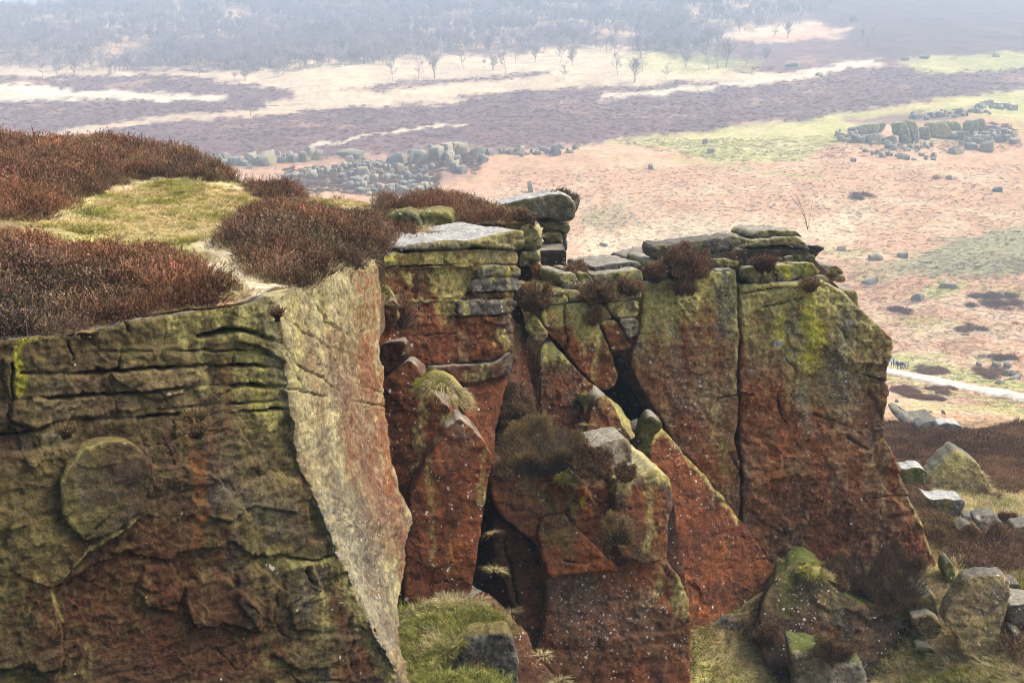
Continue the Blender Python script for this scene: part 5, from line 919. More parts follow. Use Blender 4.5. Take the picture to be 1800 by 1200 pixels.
# ------------------------------------------------------------------ grass on ledges
def ledge_grass(pt, dens, label, g=.5, sc=(.7, 1.3), parent=None):
    p, q, s = sample(pt, [[(-500, -500), (3000, -500), (3000, 3000), (-500, 3000)]], dens, 1.); n = len(p)
    v = fbm(p*1.6, 3, 450)+RNG.uniform(-.3, .3, n)
    return scatter('grass', p, np.where(v > g-.35, RNG.integers(2, 4, n), RNG.integers(0, 2, n)), RNG.uniform(*sc, n), GR, label, .35, parent=parent)
ledge_grass(lg, 260, 'shaggy grass hanging over the ledge below the leaning slabs', .6)
ledge_grass(lg2, 260, 'mossy grass on the lower ledge', .8)
def tuft_thing(cx, cy, w_, h_, Y, label, n, straw, seed, droop=1.0, dep=.6):
    """a shaggy hummock: blades rooted over a low dome and falling outwards"""
    r = np.random.default_rng(seed); m = Y/F; th = r.uniform(0, 6.283, n); rr = np.sqrt(r.uniform(0, 1, n)); R = w_*m*.5; H = h_*m*.75
    x, y = rr*np.cos(th), rr*np.sin(th); z = np.sqrt(np.clip(1-rr**2, 0, 1))*(.8+.4*vnoise(np.c_[x*2, y*2, np.full(n, seed)], 3))
    base = np.c_[x*R, y*R*dep, z*H-.03+x*-.25*H]; d = np.c_[x*.7, y*.7, .5+z*.4]+r.normal(0, .35, (n, 3)); d /= np.linalg.norm(d, axis=1, keepdims=True)
    L = r.uniform(.03, .07, n)*(1+1.2*(rr > .8)*(y < 0)); bend = np.c_[x*.6, y*.6, -np.ones(n)*r.uniform(.4, 1.3, n)]*droop
    s = np.clip(straw+.5*vnoise(np.c_[x*3, y*3, np.full(n, seed+4.)], 6)+.35*x+r.uniform(-.25, .25, n), 0, 1)[:, None]
    tc = np.array([.34, .35, .06])*(1-s)+np.array([.60, .50, .28])*s; tc = tc*r.uniform(.65, 1.2, (n, 1))
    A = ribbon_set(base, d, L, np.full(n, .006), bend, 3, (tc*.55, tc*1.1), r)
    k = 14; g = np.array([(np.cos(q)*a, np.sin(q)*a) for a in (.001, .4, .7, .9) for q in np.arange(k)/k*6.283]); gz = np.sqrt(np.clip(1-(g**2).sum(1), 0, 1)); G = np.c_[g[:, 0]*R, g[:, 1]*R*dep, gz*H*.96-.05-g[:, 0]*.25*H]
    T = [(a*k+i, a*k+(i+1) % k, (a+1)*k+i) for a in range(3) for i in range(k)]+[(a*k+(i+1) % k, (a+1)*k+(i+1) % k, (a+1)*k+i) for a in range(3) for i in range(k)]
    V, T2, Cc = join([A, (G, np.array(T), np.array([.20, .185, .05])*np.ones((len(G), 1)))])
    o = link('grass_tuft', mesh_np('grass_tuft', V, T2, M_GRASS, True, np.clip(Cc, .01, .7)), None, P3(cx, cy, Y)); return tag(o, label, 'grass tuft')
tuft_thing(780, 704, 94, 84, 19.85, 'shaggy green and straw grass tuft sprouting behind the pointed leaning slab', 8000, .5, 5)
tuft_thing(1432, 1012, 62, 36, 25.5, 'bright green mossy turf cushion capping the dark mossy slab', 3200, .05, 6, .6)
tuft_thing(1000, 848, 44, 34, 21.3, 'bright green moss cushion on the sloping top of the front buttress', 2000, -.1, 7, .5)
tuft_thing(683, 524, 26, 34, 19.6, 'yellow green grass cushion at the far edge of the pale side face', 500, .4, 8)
# ------------------------------------------------------------------ single heather bushes
def bush(bx, by, w_, h_, Y, label, green=0, group=None):
    p0 = P3(bx, by, Y); m = Y/F; R = w_*m*.5; H = h_*m*1.15; sq = min(1., .35/max(R, .1)+.25)
    fat = np.clip(Y/22, .75, 1.7); n = int(np.clip(5200*R*(R*sq+H)/fat**2+120, 140, 8000))
    me = heather_mesh('heather_bush', n, R*1.0, H, int(bx), leaves=8, fat=fat, tone=green); me.transform(Matrix.Diagonal((1, sq, 1, 1)))
    o = link('heather_bush', me, None, p0-np.array([0, -.1*R, .06+.12*H])); return tag(o, label, 'heather bush', group)
for a in [(1205, 478, 118, 48, 27.4, 'wide heather bush on top of the tall buttress left of the crack'), (1150, 486, 38, 26, 27.0, 'small upright heather bush at the left top corner of the tall buttress'), (1202, 506, 44, 20, 27.0, 'tiny heather sprig on the bedding joint under the wide top bush', 1),
          (1345, 466, 46, 24, 27.6, 'heather bush between mossy beds at the top of the tall buttress'), (955, 814, 180, 88, 21.7, 'broad heather bush above the squat front buttress', 1), (1040, 826, 80, 48, 21.4, 'heather bush spilling beside the pale square stone', 1), (1100, 832, 42, 24, 21.4, 'small heather bush on the rim of the front buttress block', 1),
          (1086, 944, 62, 44, 20.7, 'dark heather bush clinging to the front buttress face', 1), (1545, 1050, 205, 96, 26.0, 'very wide heather bush growing on the dark mossy slab', 1), (1460, 1022, 56, 34, 25.9, 'heather bush beside the turf cap on the mossy slab', 1), (1470, 1150, 84, 44, 23.3, 'heather bush over the low pale faced boulder', 1), (1345, 1122, 60, 40, 24.6, 'dark heather bush at the left end of the mossy slab', 1),
          (1108, 508, 62, 26, 25.9, 'heather bush on the jointed crag under its top slab', 1), (1052, 516, 58, 26, 25.6, 'grey twiggy heather bush in the middle of the jointed crag', 1), (1046, 560, 26, 24, 25.5, 'tiny dark heather tuft in a joint of the wedge blocks', 1), (940, 535, 56, 50, 24.9, 'dark heather filling the gully beside the stacked pillar', 1),
          (985, 350, 58, 18, 31.8, 'low heather strip on the pillar top slab'), (922, 390, 40, 22, 27.2, 'heather bush hanging at the left of the pillar top slab'), (702, 565, 34, 60, 21.2, 'reddish heather in the corner between side face and layered tower'), (1012, 480, 40, 26, 26.4, 'dry twiggy sprig on the jointed crag skyline'), (1425, 500, 34, 14, 27.8, 'small sprig on the lichen covered bed near the buttress crack', 1),
          (346, 752, 30, 14, 12.3, 'small twiggy heather sprig in the lowest joint of the near front face', 1), (342, 728, 34, 14, 12.6, 'tiny heather sprig under the middle joint of the near front face', 1), (487, 547, 16, 14, 13.8, 'single dark sprig near the top corner of the near buttress'), (115, 752, 24, 12, 11.7, 'dark moss sprig at the left joint of the near front face', 1), (905, 735, 70, 60, 23.3, 'tangle of dry stems in the gully left of the jointed crag', 1),
          (1690, 870, 105, 44, 42, 'heather bush in front of the big pointed boulder'), (1725, 985, 120, 70, 30, 'dark heather bush above the large tilted flagstone'), (1775, 960, 80, 60, 33, 'heather bush behind the bright pale block'), (1590, 985, 60, 50, 28.2, 'grassy heather bush at the right foot of the tall buttress', 1), (1640, 960, 60, 40, 30, 'brown heather bush between buttress foot and rubble', 1), (1735, 885, 60, 28, 40, 'small heather bush right of the pointed boulder')]:
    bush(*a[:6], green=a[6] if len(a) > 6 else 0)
DRY = grass_mesh('dry_grass_tuft', 110, .10, .15, 130, (.46, .36, .18), (.28, .21, .10), droop=.9, wid=.004)
for (bx, by, Y, s_, where) in [
    (1003, 488, 26.1, 1.2, 'on the jointed crag skyline'),
    (948, 418, 27, 1, 'on the shoulder of the stacked pillar'),
    (962, 412, 30.4, 1.4, 'under the pillar top slab'),
    (868, 935, 20.6, 0.9, 'high in the cleft left of the front buttress'),
    (872, 1000, 20.2, 1.2, 'low in the cleft beside the tall leaning slab'),
    (900, 1078, 19.2, 1.1, 'on the narrow fallen slab'),
    (955, 1150, 18.6, 1.2, 'at the foot of the front buttress beside the fallen slab'),
    (930, 750, 23.4, 1.5, 'in the gully left of the jointed crag'),
    (945, 765, 23.2, 1.2, 'against the lower left wedge block'),
    (1035, 745, 24.3, 1.0, 'in the joint between the two lower wedge blocks'),
    (1230, 1082, 25.2, 1.6, 'at the bottom corner of the long rust slab'),
    (1300, 1080, 25.2, 1.4, 'behind the low dark smooth boulder'),
    (1235, 1105, 24.8, 1.3, 'drooping in front of the low dark smooth boulder'),
    (1330, 1082, 25.2, 1.3, 'between the long rust slab and the mossy slab'),
    (1385, 462, 27.6, 1.0, 'on the mossy beds of the tall buttress'),
    (1400, 425, 27.9, 0.9, 'on the cap stone of the tall buttress'),
    (1313, 430, 28, 1.2, 'in the notch above the vertical crack'),
    (690, 535, 20.6, 1.0, 'on the corner block of the layered tower'),
    (1595, 905, 29, 1.4, 'at the lichen edged right rim of the tall buttress'),
    (1612, 960, 28.6, 1.5, 'at the right foot of the tall buttress'),
    (1380, 985, 26.4, 0.9, 'where the long rust slab ends'),
    (1060, 478, 26.8, 0.9, 'on the left half of the crag top slab'),
    (1095, 474, 26.8, 0.9, 'on the right half of the crag top slab'),
    (848, 1052, 19.2, 1.0, 'at the upper end of the narrow fallen slab'),
    (985, 1195, 18.3, 1.2, 'at the lower end of the narrow fallen slab'),
    (745, 1140, 17.9, 1.3, 'overhanging the grassy ledge'),
    (1665, 905, 36, 1.6, 'under the grey wedge shaped slab'),
    (1655, 935, 32, 1.6, 'left of the olive brown tilted stone')]:
    o = link('dry_grass_tuft', DRY, None, P3(bx, by, Y)); o.scale = (s_,)*3; o.rotation_euler = (random.uniform(-.2, .2), random.uniform(-.2, .2), bx)
    tag(o, 'straw coloured dry grass tuft '+where, 'grass tuft', 'dry grass tufts in the rock joints')

# ------------------------------------------------------------------ plants over the moorland
tpx, tpy = px_t, py_t
def terr_pts(polys, n, ymin=30, ymax=420, warp=6.):
    k = (tpx > -120) & (tpx < 1960) & (tpy > 120) & (tpy < 1290) & (Yv_t > ymin) & (Yv_t < ymax); i = np.where(k)[0]
    wx = tpx[i]+warp*fbm(Pt[i]/9, 3, 461); wy = tpy[i]+warp*.4*fbm(Pt[i]/9+4, 3, 462)
    if polys is not None:
        m = np.zeros(len(i), bool)
        for po in polys: m |= inpoly(wx, wy, np.asarray(po, float))
        i = i[m]
    wgt = Yv_t[i]**2*(1/np.clip(Yv_t[i], 40, 400))**1.3; j = RNG.choice(i, n, p=wgt/wgt.sum()); p = Pt[j].copy()
    s = Yv_t[j]*.011; p[:, 1] += RNG.uniform(-.5, .5, n)*s; p[:, 0] += RNG.uniform(-.5, .5, n)*Yv_t[j]*.0024; p[:, 2] = terr_z(p[:, 0], p[:, 1])
    return p, j
BZ = [[(880, 300), (1300, 290), (1560, 262), (1960, 235), (1960, 700), (1800, 690), (1560, 645), (1500, 560), (880, 480)], [(1540, 660), (1960, 745), (1960, 770), (1700, 760), (1540, 745)]]
p, j = terr_pts(BZ, 26000, 60, 430); lum = tcol[j]/np.array([.44, .26, .13]); 
scatter('bracken', p, RNG.integers(0, 4, len(p)), RNG.uniform(.45, 1.05, len(p))*np.clip(p[:, 1]/190, .6, 1.6), BK, 'dead orange bracken covering the valley slopes', .2, np.clip(lum*1.15, .2, 1.5), zs=.38)
HT = [[(1300, 732), (1540, 742), (1660, 764), (1800, 750), (1960, 755), (1960, 868), (1760, 868), (1742, 835), (1690, 792), (1635, 830), (1600, 852), (1580, 850), (1540, 840), (1300, 830)], [(1570, 855), (1625, 862), (1640, 905), (1700, 950), (1720, 960), (1660, 985), (1610, 900)], [(1690, 955), (1800, 930), (1830, 990), (1760, 1008), (1690, 1005)], [(1745, 1105), (1800, 1110), (1830, 1200), (1790, 1160), (1760, 1150)]]
p, j = terr_pts([HT[0]], 7800, 34, 84, 10.); lum = .9+.9*fbm(p/2.2, 3, 471)
scatter('heather', p, RNG.integers(0, 6, len(p)), RNG.uniform(.8, 2.0, len(p))*np.clip(p[:, 1]/55, .7, 1.1)*(.75+.5*np.clip(fbm(p/3, 3, 477)+.4, 0, 1.2)), HE, 'brown heather slope beyond the foot of the tall buttress', .2, np.clip(np.stack([lum*1.05, lum*.95, lum*.85], 1), .3, 1.7), zs=.8)
p, j = terr_pts(HT[1:], 900, 21, 44, 6.); lum = .85+.4*fbm(p/1.2, 3, 472)
scatter('heather', p, RNG.integers(0, 6, len(p)), RNG.uniform(.8, 1.4, len(p)), HE, 'low heather between the fallen boulders', .25, np.clip(np.stack([lum]*3, 1), .3, 1.7), zs=.8)
MND = [[(1570, 688), (1590, 681), (1612, 688), (1626, 703), (1600, 702)], [(1628, 702), (1640, 688), (1675, 685), (1668, 697), (1650, 702)], [(1600, 650), (1625, 645), (1666, 656), (1660, 663), (1612, 658)], [(1718, 628), (1740, 620), (1790, 632), (1795, 640), (1740, 634)], [(1552, 543), (1580, 538), (1620, 545), (1590, 552)], [(1690, 532), (1720, 518), (1790, 525), (1795, 545), (1730, 545)],
       [(1765, 565), (1790, 570), (1780, 578), (1762, 574)], [(1675, 575), (1715, 572), (1735, 583), (1700, 590)], [(1710, 655), (1770, 650), (1785, 660), (1740, 668)], [(1480, 345), (1520, 340), (1540, 346), (1500, 350)], [(1640, 310), (1665, 308), (1660, 314), (1645, 315)]]
p, j = terr_pts(MND, 2600, 80, 420, 16.); kk = fbm(p/3.2, 3, 479)+RNG.uniform(-.15, .15, len(p)) > .0; p = p[kk]; lum = .8+.4*fbm(p/3, 3, 473)
scatter('heather', p, RNG.integers(0, 6, len(p)), RNG.uniform(1.6, 4.0, len(p))*np.clip(p[:, 1]/200, .8, 1.6), HE, 'dark heather mounds dotted over the valley floor', .2, np.clip(np.stack([lum*1.25, lum, lum*.85], 1), .3, 1.7), zs=.7)
p, j = terr_pts([[(1180, 1100), (1340, 1120), (1420, 1180), (1560, 1190), (1680, 1150), (1790, 1120), (1960, 1100), (1960, 1280), (1180, 1280)], [(1560, 880), (1640, 900), (1700, 880), (1960, 860), (1960, 1010), (1640, 1010), (1580, 960)], [(1200, 1070), (1350, 1050), (1400, 1100), (1200, 1140)], [(1200, 960), (1960, 960), (1960, 1290), (1180, 1290)], [(1560, 850), (1960, 850), (1960, 1010), (1600, 1010)]], 16000, 20, 60, 5.); v = fbm(p*.9, 3, 474)+RNG.uniform(-.3, .3, len(p))
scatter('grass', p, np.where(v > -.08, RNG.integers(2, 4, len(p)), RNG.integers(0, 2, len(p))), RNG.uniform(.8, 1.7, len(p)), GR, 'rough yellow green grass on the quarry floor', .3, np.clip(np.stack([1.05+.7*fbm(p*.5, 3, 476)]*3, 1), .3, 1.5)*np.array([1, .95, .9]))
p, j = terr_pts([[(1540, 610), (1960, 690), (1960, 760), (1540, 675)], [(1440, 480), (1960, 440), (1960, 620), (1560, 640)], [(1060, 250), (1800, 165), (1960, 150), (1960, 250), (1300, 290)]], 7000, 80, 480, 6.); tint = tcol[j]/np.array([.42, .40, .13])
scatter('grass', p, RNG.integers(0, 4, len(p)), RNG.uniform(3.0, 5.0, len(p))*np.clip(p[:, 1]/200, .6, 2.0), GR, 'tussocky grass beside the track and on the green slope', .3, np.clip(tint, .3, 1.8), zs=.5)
p, j = terr_pts([[(500, 296), (600, 290), (780, 285), (770, 345), (500, 340)], [(790, 270), (850, 268), (840, 305), (795, 305)], [(1490, 214), (1600, 200), (1730, 190), (1710, 208), (1520, 226)], [(1690, 225), (1780, 215), (1785, 245), (1700, 250)], [(1490, 240), (1570, 244), (1560, 252), (1490, 250)]], 2600, 300, 520, 4.); lum = 1.1+.5*fbm(p/8, 3, 478)
scatter('heather', p, RNG.integers(0, 6, len(p)), RNG.uniform(2.5, 5., len(p)), HE, 'heather growing between the rocks of the far crags', .15, np.clip(np.stack([lum, lum*.95, lum], 1), .3, 2.), zs=.6)
p, j = terr_pts([[(-120, 140), (1960, 60), (1960, 180), (1480, 205), (1100, 246), (800, 268), (400, 290), (-120, 290)]], 15000, 400, 760, 4.); kk = tcol[j, 0] < .24; p = p[kk]; lum = 1.45+.5*fbm(p/14, 3, 475)
scatter('heather', p, RNG.integers(0, 6, len(p)), RNG.uniform(2.5, 5.5, len(p)), HE, 'purple brown heather covering the flat moor', .15, np.clip(np.stack([lum, lum*.95, lum*1.2], 1), .3, 2.6), zs=.4)
print('veg', time.time()-T0, nh)
# ------------------------------------------------------------------ far crags and loose boulders
def stone_mesh(seed, blocky=.6):
    """a split block: a finely cut cube cropped by random planes, unit size, flat-faced with worn edges"""
    r = np.random.default_rng(seed); bm = bmesh.new(); bmesh.ops.create_cube(bm, size=1.0)
    for _ in range(5):
        nrm = Vector(r.normal(0, 1, 3)); nrm.z = abs(nrm.z)*.6; nrm.normalize()
        res = bmesh.ops.bisect_plane(bm, geom=bm.verts[:]+bm.edges[:]+bm.faces[:], plane_co=nrm*float(r.uniform(.42, .6)), plane_no=nrm, clear_outer=True)
        ed = [e for e in res['geom_cut'] if isinstance(e, bmesh.types.BMEdge)]
        if ed: bmesh.ops.edgeloop_fill(bm, edges=ed)
    bmesh.ops.bevel(bm, geom=bm.edges[:], offset=.045, segments=1, affect='EDGES', clamp_overlap=True)
    bmesh.ops.triangulate(bm, faces=bm.faces[:]); bmesh.ops.subdivide_edges(bm, edges=bm.edges[:], cuts=2, use_grid_fill=True); bmesh.ops.triangulate(bm, faces=bm.faces[:])
    co = np.array([v.co[:] for v in bm.verts]); dv = .07*np.stack([fbm(co*2.2+seed*3+k_*9, 3, 510+k_) for k_ in range(3)], 1)-.10*np.sign(co)*sst(.12, 0, np.abs(fbm(co*np.array([1.6, 1.6, .6])+seed, 2, 515)))[:, None]*np.array([1, 1, .3])
    for v, d_ in zip(bm.verts, dv): v.co += Vector(d_)
    V = np.array([v.co[:] for v in bm.verts]); bm.verts.index_update(); T = np.array([[v.index for v in f.verts] for f in bm.faces]); bm.free()
    V[:, 2] -= V[:, 2].min()
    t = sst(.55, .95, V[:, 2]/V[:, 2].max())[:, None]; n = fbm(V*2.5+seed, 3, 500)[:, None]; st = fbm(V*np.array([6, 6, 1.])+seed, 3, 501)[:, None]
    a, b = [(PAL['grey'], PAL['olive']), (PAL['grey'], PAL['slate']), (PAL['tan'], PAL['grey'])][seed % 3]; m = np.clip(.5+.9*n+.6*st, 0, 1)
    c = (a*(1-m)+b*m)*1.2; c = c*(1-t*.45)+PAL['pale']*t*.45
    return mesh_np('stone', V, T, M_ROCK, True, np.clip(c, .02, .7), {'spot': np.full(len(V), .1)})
STN = [stone_mesh(i) for i in range(9)]
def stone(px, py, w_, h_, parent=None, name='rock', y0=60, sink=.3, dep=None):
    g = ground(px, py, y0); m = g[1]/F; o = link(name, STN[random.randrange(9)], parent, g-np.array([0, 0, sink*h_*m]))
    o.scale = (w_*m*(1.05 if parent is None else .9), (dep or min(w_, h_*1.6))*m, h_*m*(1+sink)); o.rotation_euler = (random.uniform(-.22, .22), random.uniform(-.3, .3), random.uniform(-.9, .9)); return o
def crag(name, label, items, at, y0=200):
    e = thing(name, ground(*at, y0), label, 'crag')
    for it in items: stone(*it, parent=e, y0=y0)
    return e
def along(pts, n, w_, h_, jy=2.):
    n = int(n*2.1); w_ *= .82; h_ *= .85; pts = np.array(pts, float); d = np.r_[0, np.cumsum(np.hypot(*np.diff(pts, axis=0).T))]; t = np.linspace(0, d[-1], n)+np.r_[[random.uniform(-.3, .3)*d[-1]/n for _ in range(n)]]
    return [(float(np.interp(a, d, pts[:, 0])), float(np.interp(a, d, pts[:, 1]))+random.uniform(-jy, jy), w_*random.uniform(.4, 1.45), h_*random.uniform(.5, 1.4)) for a in t]
crag('far_crag', 'long low line of broken grey rocks on the moor left of the slope', along([(385, 285), (420, 290), (460, 286), (510, 283), (550, 279)], 17, 15, 13)+[(470, 288, 34, 20), (445, 287, 26, 16), (540, 280, 18, 20), (555, 280, 16, 16), (440, 296, 9, 7), (400, 284, 18, 14)], (470, 288))
crag('far_crag', 'straight row of squared grey blocks along the moor edge', along([(690, 288), (720, 285), (750, 279), (790, 272), (815, 268)], 12, 20, 17)+[(697, 289, 34, 18), (733, 284, 36, 19), (770, 278, 28, 20), (790, 275, 24, 22)]+along([(612, 290), (640, 292), (670, 290)], 6, 20, 12), (720, 288))
crag('far_crag', 'terraced dark outcrop of small blocks sunk in heather below the row of blocks', along([(505, 312), (540, 308), (590, 300)], 9, 14, 10, 4)+along([(600, 310), (640, 315), (680, 310), (720, 318), (755, 322)], 15, 15, 10, 8)+along([(605, 328), (650, 338), (700, 335), (755, 330)], 15, 16, 10, 6)+[(640, 310, 26, 15), (625, 325, 34, 14), (550, 312, 22, 12), (700, 300, 24, 12)]+along([(600, 298), (760, 300)], 9, 11, 8, 5), (650, 330))
crag('far_crag', 'grey block cluster with a heather slope at the end of the block row', [(793, 292, 16, 22), (800, 300, 18, 18), (788, 280, 20, 14), (812, 304, 16, 12), (840, 276, 18, 16), (848, 284, 14, 12), (832, 270, 14, 9), (860, 272, 16, 10), (806, 288, 14, 14)], (800, 300))
crag('far_crag', 'scattered small grey rocks at the top of the bracken slope', along([(880, 270), (910, 272), (960, 268), (1000, 266), (1020, 262)], 12, 10, 8, 5)+[(980, 272, 15, 16), (912, 270, 16, 13), (988, 262, 14, 10)], (980, 274))
sl = stone(618, 275, 64, 11, None, 'flat_rock', 200); tag(sl, 'long flat pale rock lying in heather above the block row', 'rock')
rc = thing('far_crag', ground(1640, 252, 150), 'green stained gritstone crag with rounded buttresses on the far slope', 'crag')
for poly, b in [([(1497, 225), (1520, 218), (1546, 216), (1549, 227), (1540, 237), (1503, 236)], ('grey', 'olive', .4)), ([(1548, 216), (1560, 214), (1558, 224), (1550, 234), (1546, 228)], ('slate', 'grey', .5)), ([(1577, 216), (1592, 212), (1600, 230), (1605, 252), (1590, 253), (1581, 242)], ('olive', 'slate', .4)), ([(1594, 212), (1610, 212), (1618, 230), (1617, 252), (1607, 253), (1601, 229)], ('olive', 'grey', .5)),
                ([(1634, 216), (1662, 212), (1672, 228), (1680, 238), (1662, 245), (1640, 245)], ('olive', 'tan', .4)), ([(1664, 213), (1686, 213), (1693, 226), (1682, 236), (1674, 228)], ('olive', 'grey', .5)), ([(1704, 213), (1730, 207), (1736, 222), (1722, 236), (1708, 237)], ('slate', 'olive', .5)), ([(1625, 224), (1634, 222), (1638, 246), (1626, 247)], ('slate', 'olive', .3)), ([(1668, 243), (1680, 232), (1694, 230), (1700, 238), (1690, 245)], ('grey', 'slate', .4)), ([(1697, 240), (1704, 228), (1709, 240), (1706, 250), (1698, 248)], ('grey', 'slate', .4))]:
    bx = float(np.mean([q[0] for q in poly])); by = max(q[1] for q in poly); Yg = ground(bx, by, 150)[1]
    rock('buttress', poly, [(bx, by, Yg)], 7., rc, step=2.2, rough=9., rnd=3, gap=.2, jag=.5, base=b, lichen=(.4, 205, 260), topc='pale', spot=.1, terr=.5)
for it in along([(1470, 240), (1500, 245), (1540, 248), (1575, 252)], 20, 11, 9, 7)+along([(1555, 258), (1600, 262), (1640, 255)], 14, 9, 7, 5)+along([(1690, 252), (1730, 245), (1770, 238), (1785, 250)], 20, 13, 10, 8)+along([(1600, 208), (1660, 203), (1700, 202), (1740, 198)], 14, 12, 7, 5)+along([(1720, 190), (1750, 188), (1780, 190)], 8, 14, 8, 5)+along([(1520, 268), (1590, 276), (1640, 275)], 6, 9, 7, 6)+[(1535, 252, 22, 15), (1572, 256, 14, 16), (1680, 270, 26, 12), (1735, 265, 26, 14), (1705, 262, 18, 11), (1760, 250, 18, 13)]:
    stone(*it, parent=rc, y0=150)
for x, y, w_, h_, lab in [
    (1500, 284, 8, 6, 'small boulder on bracken below the left end of the green stained crag'),
    (1552, 276, 9, 8, 'squat boulder below the green stained crag beside a path line'),
    (1586, 278, 13, 8, 'wide boulder below the middle of the green stained crag'),
    (1641, 276, 9, 7, 'rounded boulder below the pale slab of the green stained crag'),
    (1670, 315, 9, 7, 'boulder alone on open bracken below the green stained crag'),
    (1753, 336, 15, 8, 'pale boulder on a small bright green patch in the bracken'),
    (1540, 456, 22, 10, 'low wide grey boulder at the edge of the boggy ground'),
    (1587, 452, 16, 8, 'flat grey boulder right beside the boggy ground'),
    (1614, 527, 17, 12, 'rounded pale boulder below the stream bank'),
    (1530, 498, 26, 9, 'long pale rock by the stream next to the buttress'),
    (1665, 505, 26, 8, 'long flat rock along the stream bank'),
    (1752, 644, 15, 9, 'largest boulder of the cluster above the gravel track'),
    (1720, 642, 9, 7, 'small boulder left of the cluster above the gravel track'),
    (1771, 646, 12, 10, 'upright boulder of the cluster above the gravel track'),
    (1772, 660, 14, 10, 'boulder in the middle of the cluster above the track'),
    (1787, 662, 16, 9, 'wide boulder at the outer end of the cluster above the track'),
    (1757, 674, 16, 7, 'flat boulder of the cluster closest to the gravel track'),
    (1784, 668, 18, 7, 'pale flat boulder under the outer end of the track cluster'),
    (1656, 702, 17, 6, 'flat pale rock between dark mounds below the track'),
    (1630, 658, 6, 5, 'tiny pale stone in the mound above the track'),
    (1577, 707, 6, 6, 'tiny stone on the grass below the track beside the buttress'),
    (1660, 729, 5, 9, 'thin upright white stone in bracken above the long pale slab'),
    (1637, 727, 5, 6, 'small dark stone in bracken above the long pale slab'),
    (1767, 698, 9, 5, 'small stone on the lower verge of the gravel track'),
    (935, 337, 8, 18, 'tall thin standing stone on the bracken slope behind the pillar'),
    (1145, 296, 8, 8, 'small rock alone in bracken below the green slope'),
    (1250, 268, 10, 7, 'rock on the lower edge of the green slope'),
    (1240, 252, 10, 6, 'flat rock in the middle of the green slope'),
    (1390, 118, 20, 6, 'pale flat rock on the grass strip below the birches'),
    (1590, 106, 14, 5, 'pale rock at the left end of the upper green strip'),
    (1625, 103, 16, 5, 'pale long rock on the upper green strip'),
    (1440, 133, 14, 5, 'pale low rock beside the cream strip across the moor'),
    (1285, 155, 12, 4, 'thin pale rock under the cream strip across the moor'),
    (1750, 100, 10, 6, 'dark rock at the right of the upper green strip'),
    (1760, 520, 10, 6, 'small rock on the dark mound right of the stream'),
    (1480, 440, 14, 7, 'grey rock on bracken behind the beak stone'),
    (1120, 438, 18, 4, 'long flat rock on pale grass behind the jointed crag'),
    (1060, 432, 14, 5, 'flat rock on pale grass right of the stacked pillar')]:
    o = stone(x, y, w_, h_, None, 'small_boulder', 60); tag(o, lab, 'boulder', 'loose boulders on the valley slopes')

# ------------------------------------------------------------------ bare trees
def tree_meshes(seed, H=11.):
    r = np.random.default_rng(seed); tv, tt, tc = [], [], []; tw = []
    def limb(p, d, L, rad, lvl):
        k = 4; prev = None; pts = [p.copy()]; q = p.copy(); dd = d.copy()
        for s in range(k):
            dd = dd+r.normal(0, .10, 3); dd[2] += .06; dd /= np.linalg.norm(dd); q = q+dd*L/k; pts.append(q.copy())
        sides = 5 if lvl == 0 else 3; rr = np.linspace(rad, rad*.45, k+1)
        for i, (c, ra) in enumerate(zip(pts, rr)):
            a = np.arange(sides)/sides*6.283; x_ = np.cross(dd, [0.3, .9, .1]); x_ /= np.linalg.norm(x_); y_ = np.cross(dd, x_)
            ring = c+ra*(np.cos(a)[:, None]*x_+np.sin(a)[:, None]*y_); o = sum(len(z) for z in tv); tv.append(ring); tc.append(np.array([.34, .31, .28] if lvl == 0 else [.15, .11, .10])*np.ones((sides, 1)))
            if prev is not None:
                for j in range(sides): tt.append((prev+j, prev+(j+1) % sides, o+(j+1) % sides, o+j))
            prev = o
        if lvl < 2:
            nb = 8 if lvl == 0 else 4
            for b in range(nb):
                t = r.uniform(.28 if lvl == 0 else .25, 1); i = min(int(t*k), k-1); c = pts[i]*(1-(t*k-i))+pts[i+1]*(t*k-i)
                az = r.uniform(0, 6.283); up = r.uniform(.45, 1.0); nd = np.array([np.cos(az), np.sin(az), up]); nd /= np.linalg.norm(nd); limb(c, nd, L*r.uniform(.3, .5), rad*.4, lvl+1)
        if lvl >= 1:
            for b in range(7):
                t = r.uniform(.2, 1); i = min(int(t*k), k-1); c = pts[i]; nd = dd+r.normal(0, .6, 3); nd[2] += .15; nd /= np.linalg.norm(nd); tw.append((c, nd, r.uniform(.6, 1.5)))
    for sgl in range(1+(seed % 3 == 1)*2): limb(np.array([r.normal(0, .25), r.normal(0, .25), -.4]), np.array([r.normal(0, .12), r.normal(0, .12), 1.]), H*r.uniform(.72, .85), .17, 0)
    V = np.concatenate(tv); trunk = mesh_np('trunk', V, None, M_TREE, True, np.concatenate(tc), None, np.array(tt))
    c = np.array([a[0] for a in tw]); d = np.array([a[1] for a in tw]); L = np.array([a[2] for a in tw]); n = len(c)
    k = 3; bi = np.repeat(np.arange(n), k); c = np.r_[c, c[bi]+d[bi]*(L[bi]*r.uniform(.2, .9, n*k))[:, None]]; d2 = d[bi]+r.normal(0, .5, (n*k, 3)); d2 /= np.linalg.norm(d2, axis=1, keepdims=True); d = np.r_[d, d2]; L = np.r_[L, L[bi]*.6]; n = len(c)
    cl = np.array([.34, .28, .28])*r.uniform(.7, 1.3, (n, 1))
    Vc, Tc, Cc = ribbon_set(c, d, L, np.full(n, .022), r.normal(0, .12, (n, 3)), 1, (cl, cl), r)
    crown = mesh_np('crown', Vc, Tc, M_TREE, True, Cc)
    return trunk, crown
TREES = [tree_meshes(s) for s in range(200, 206)]
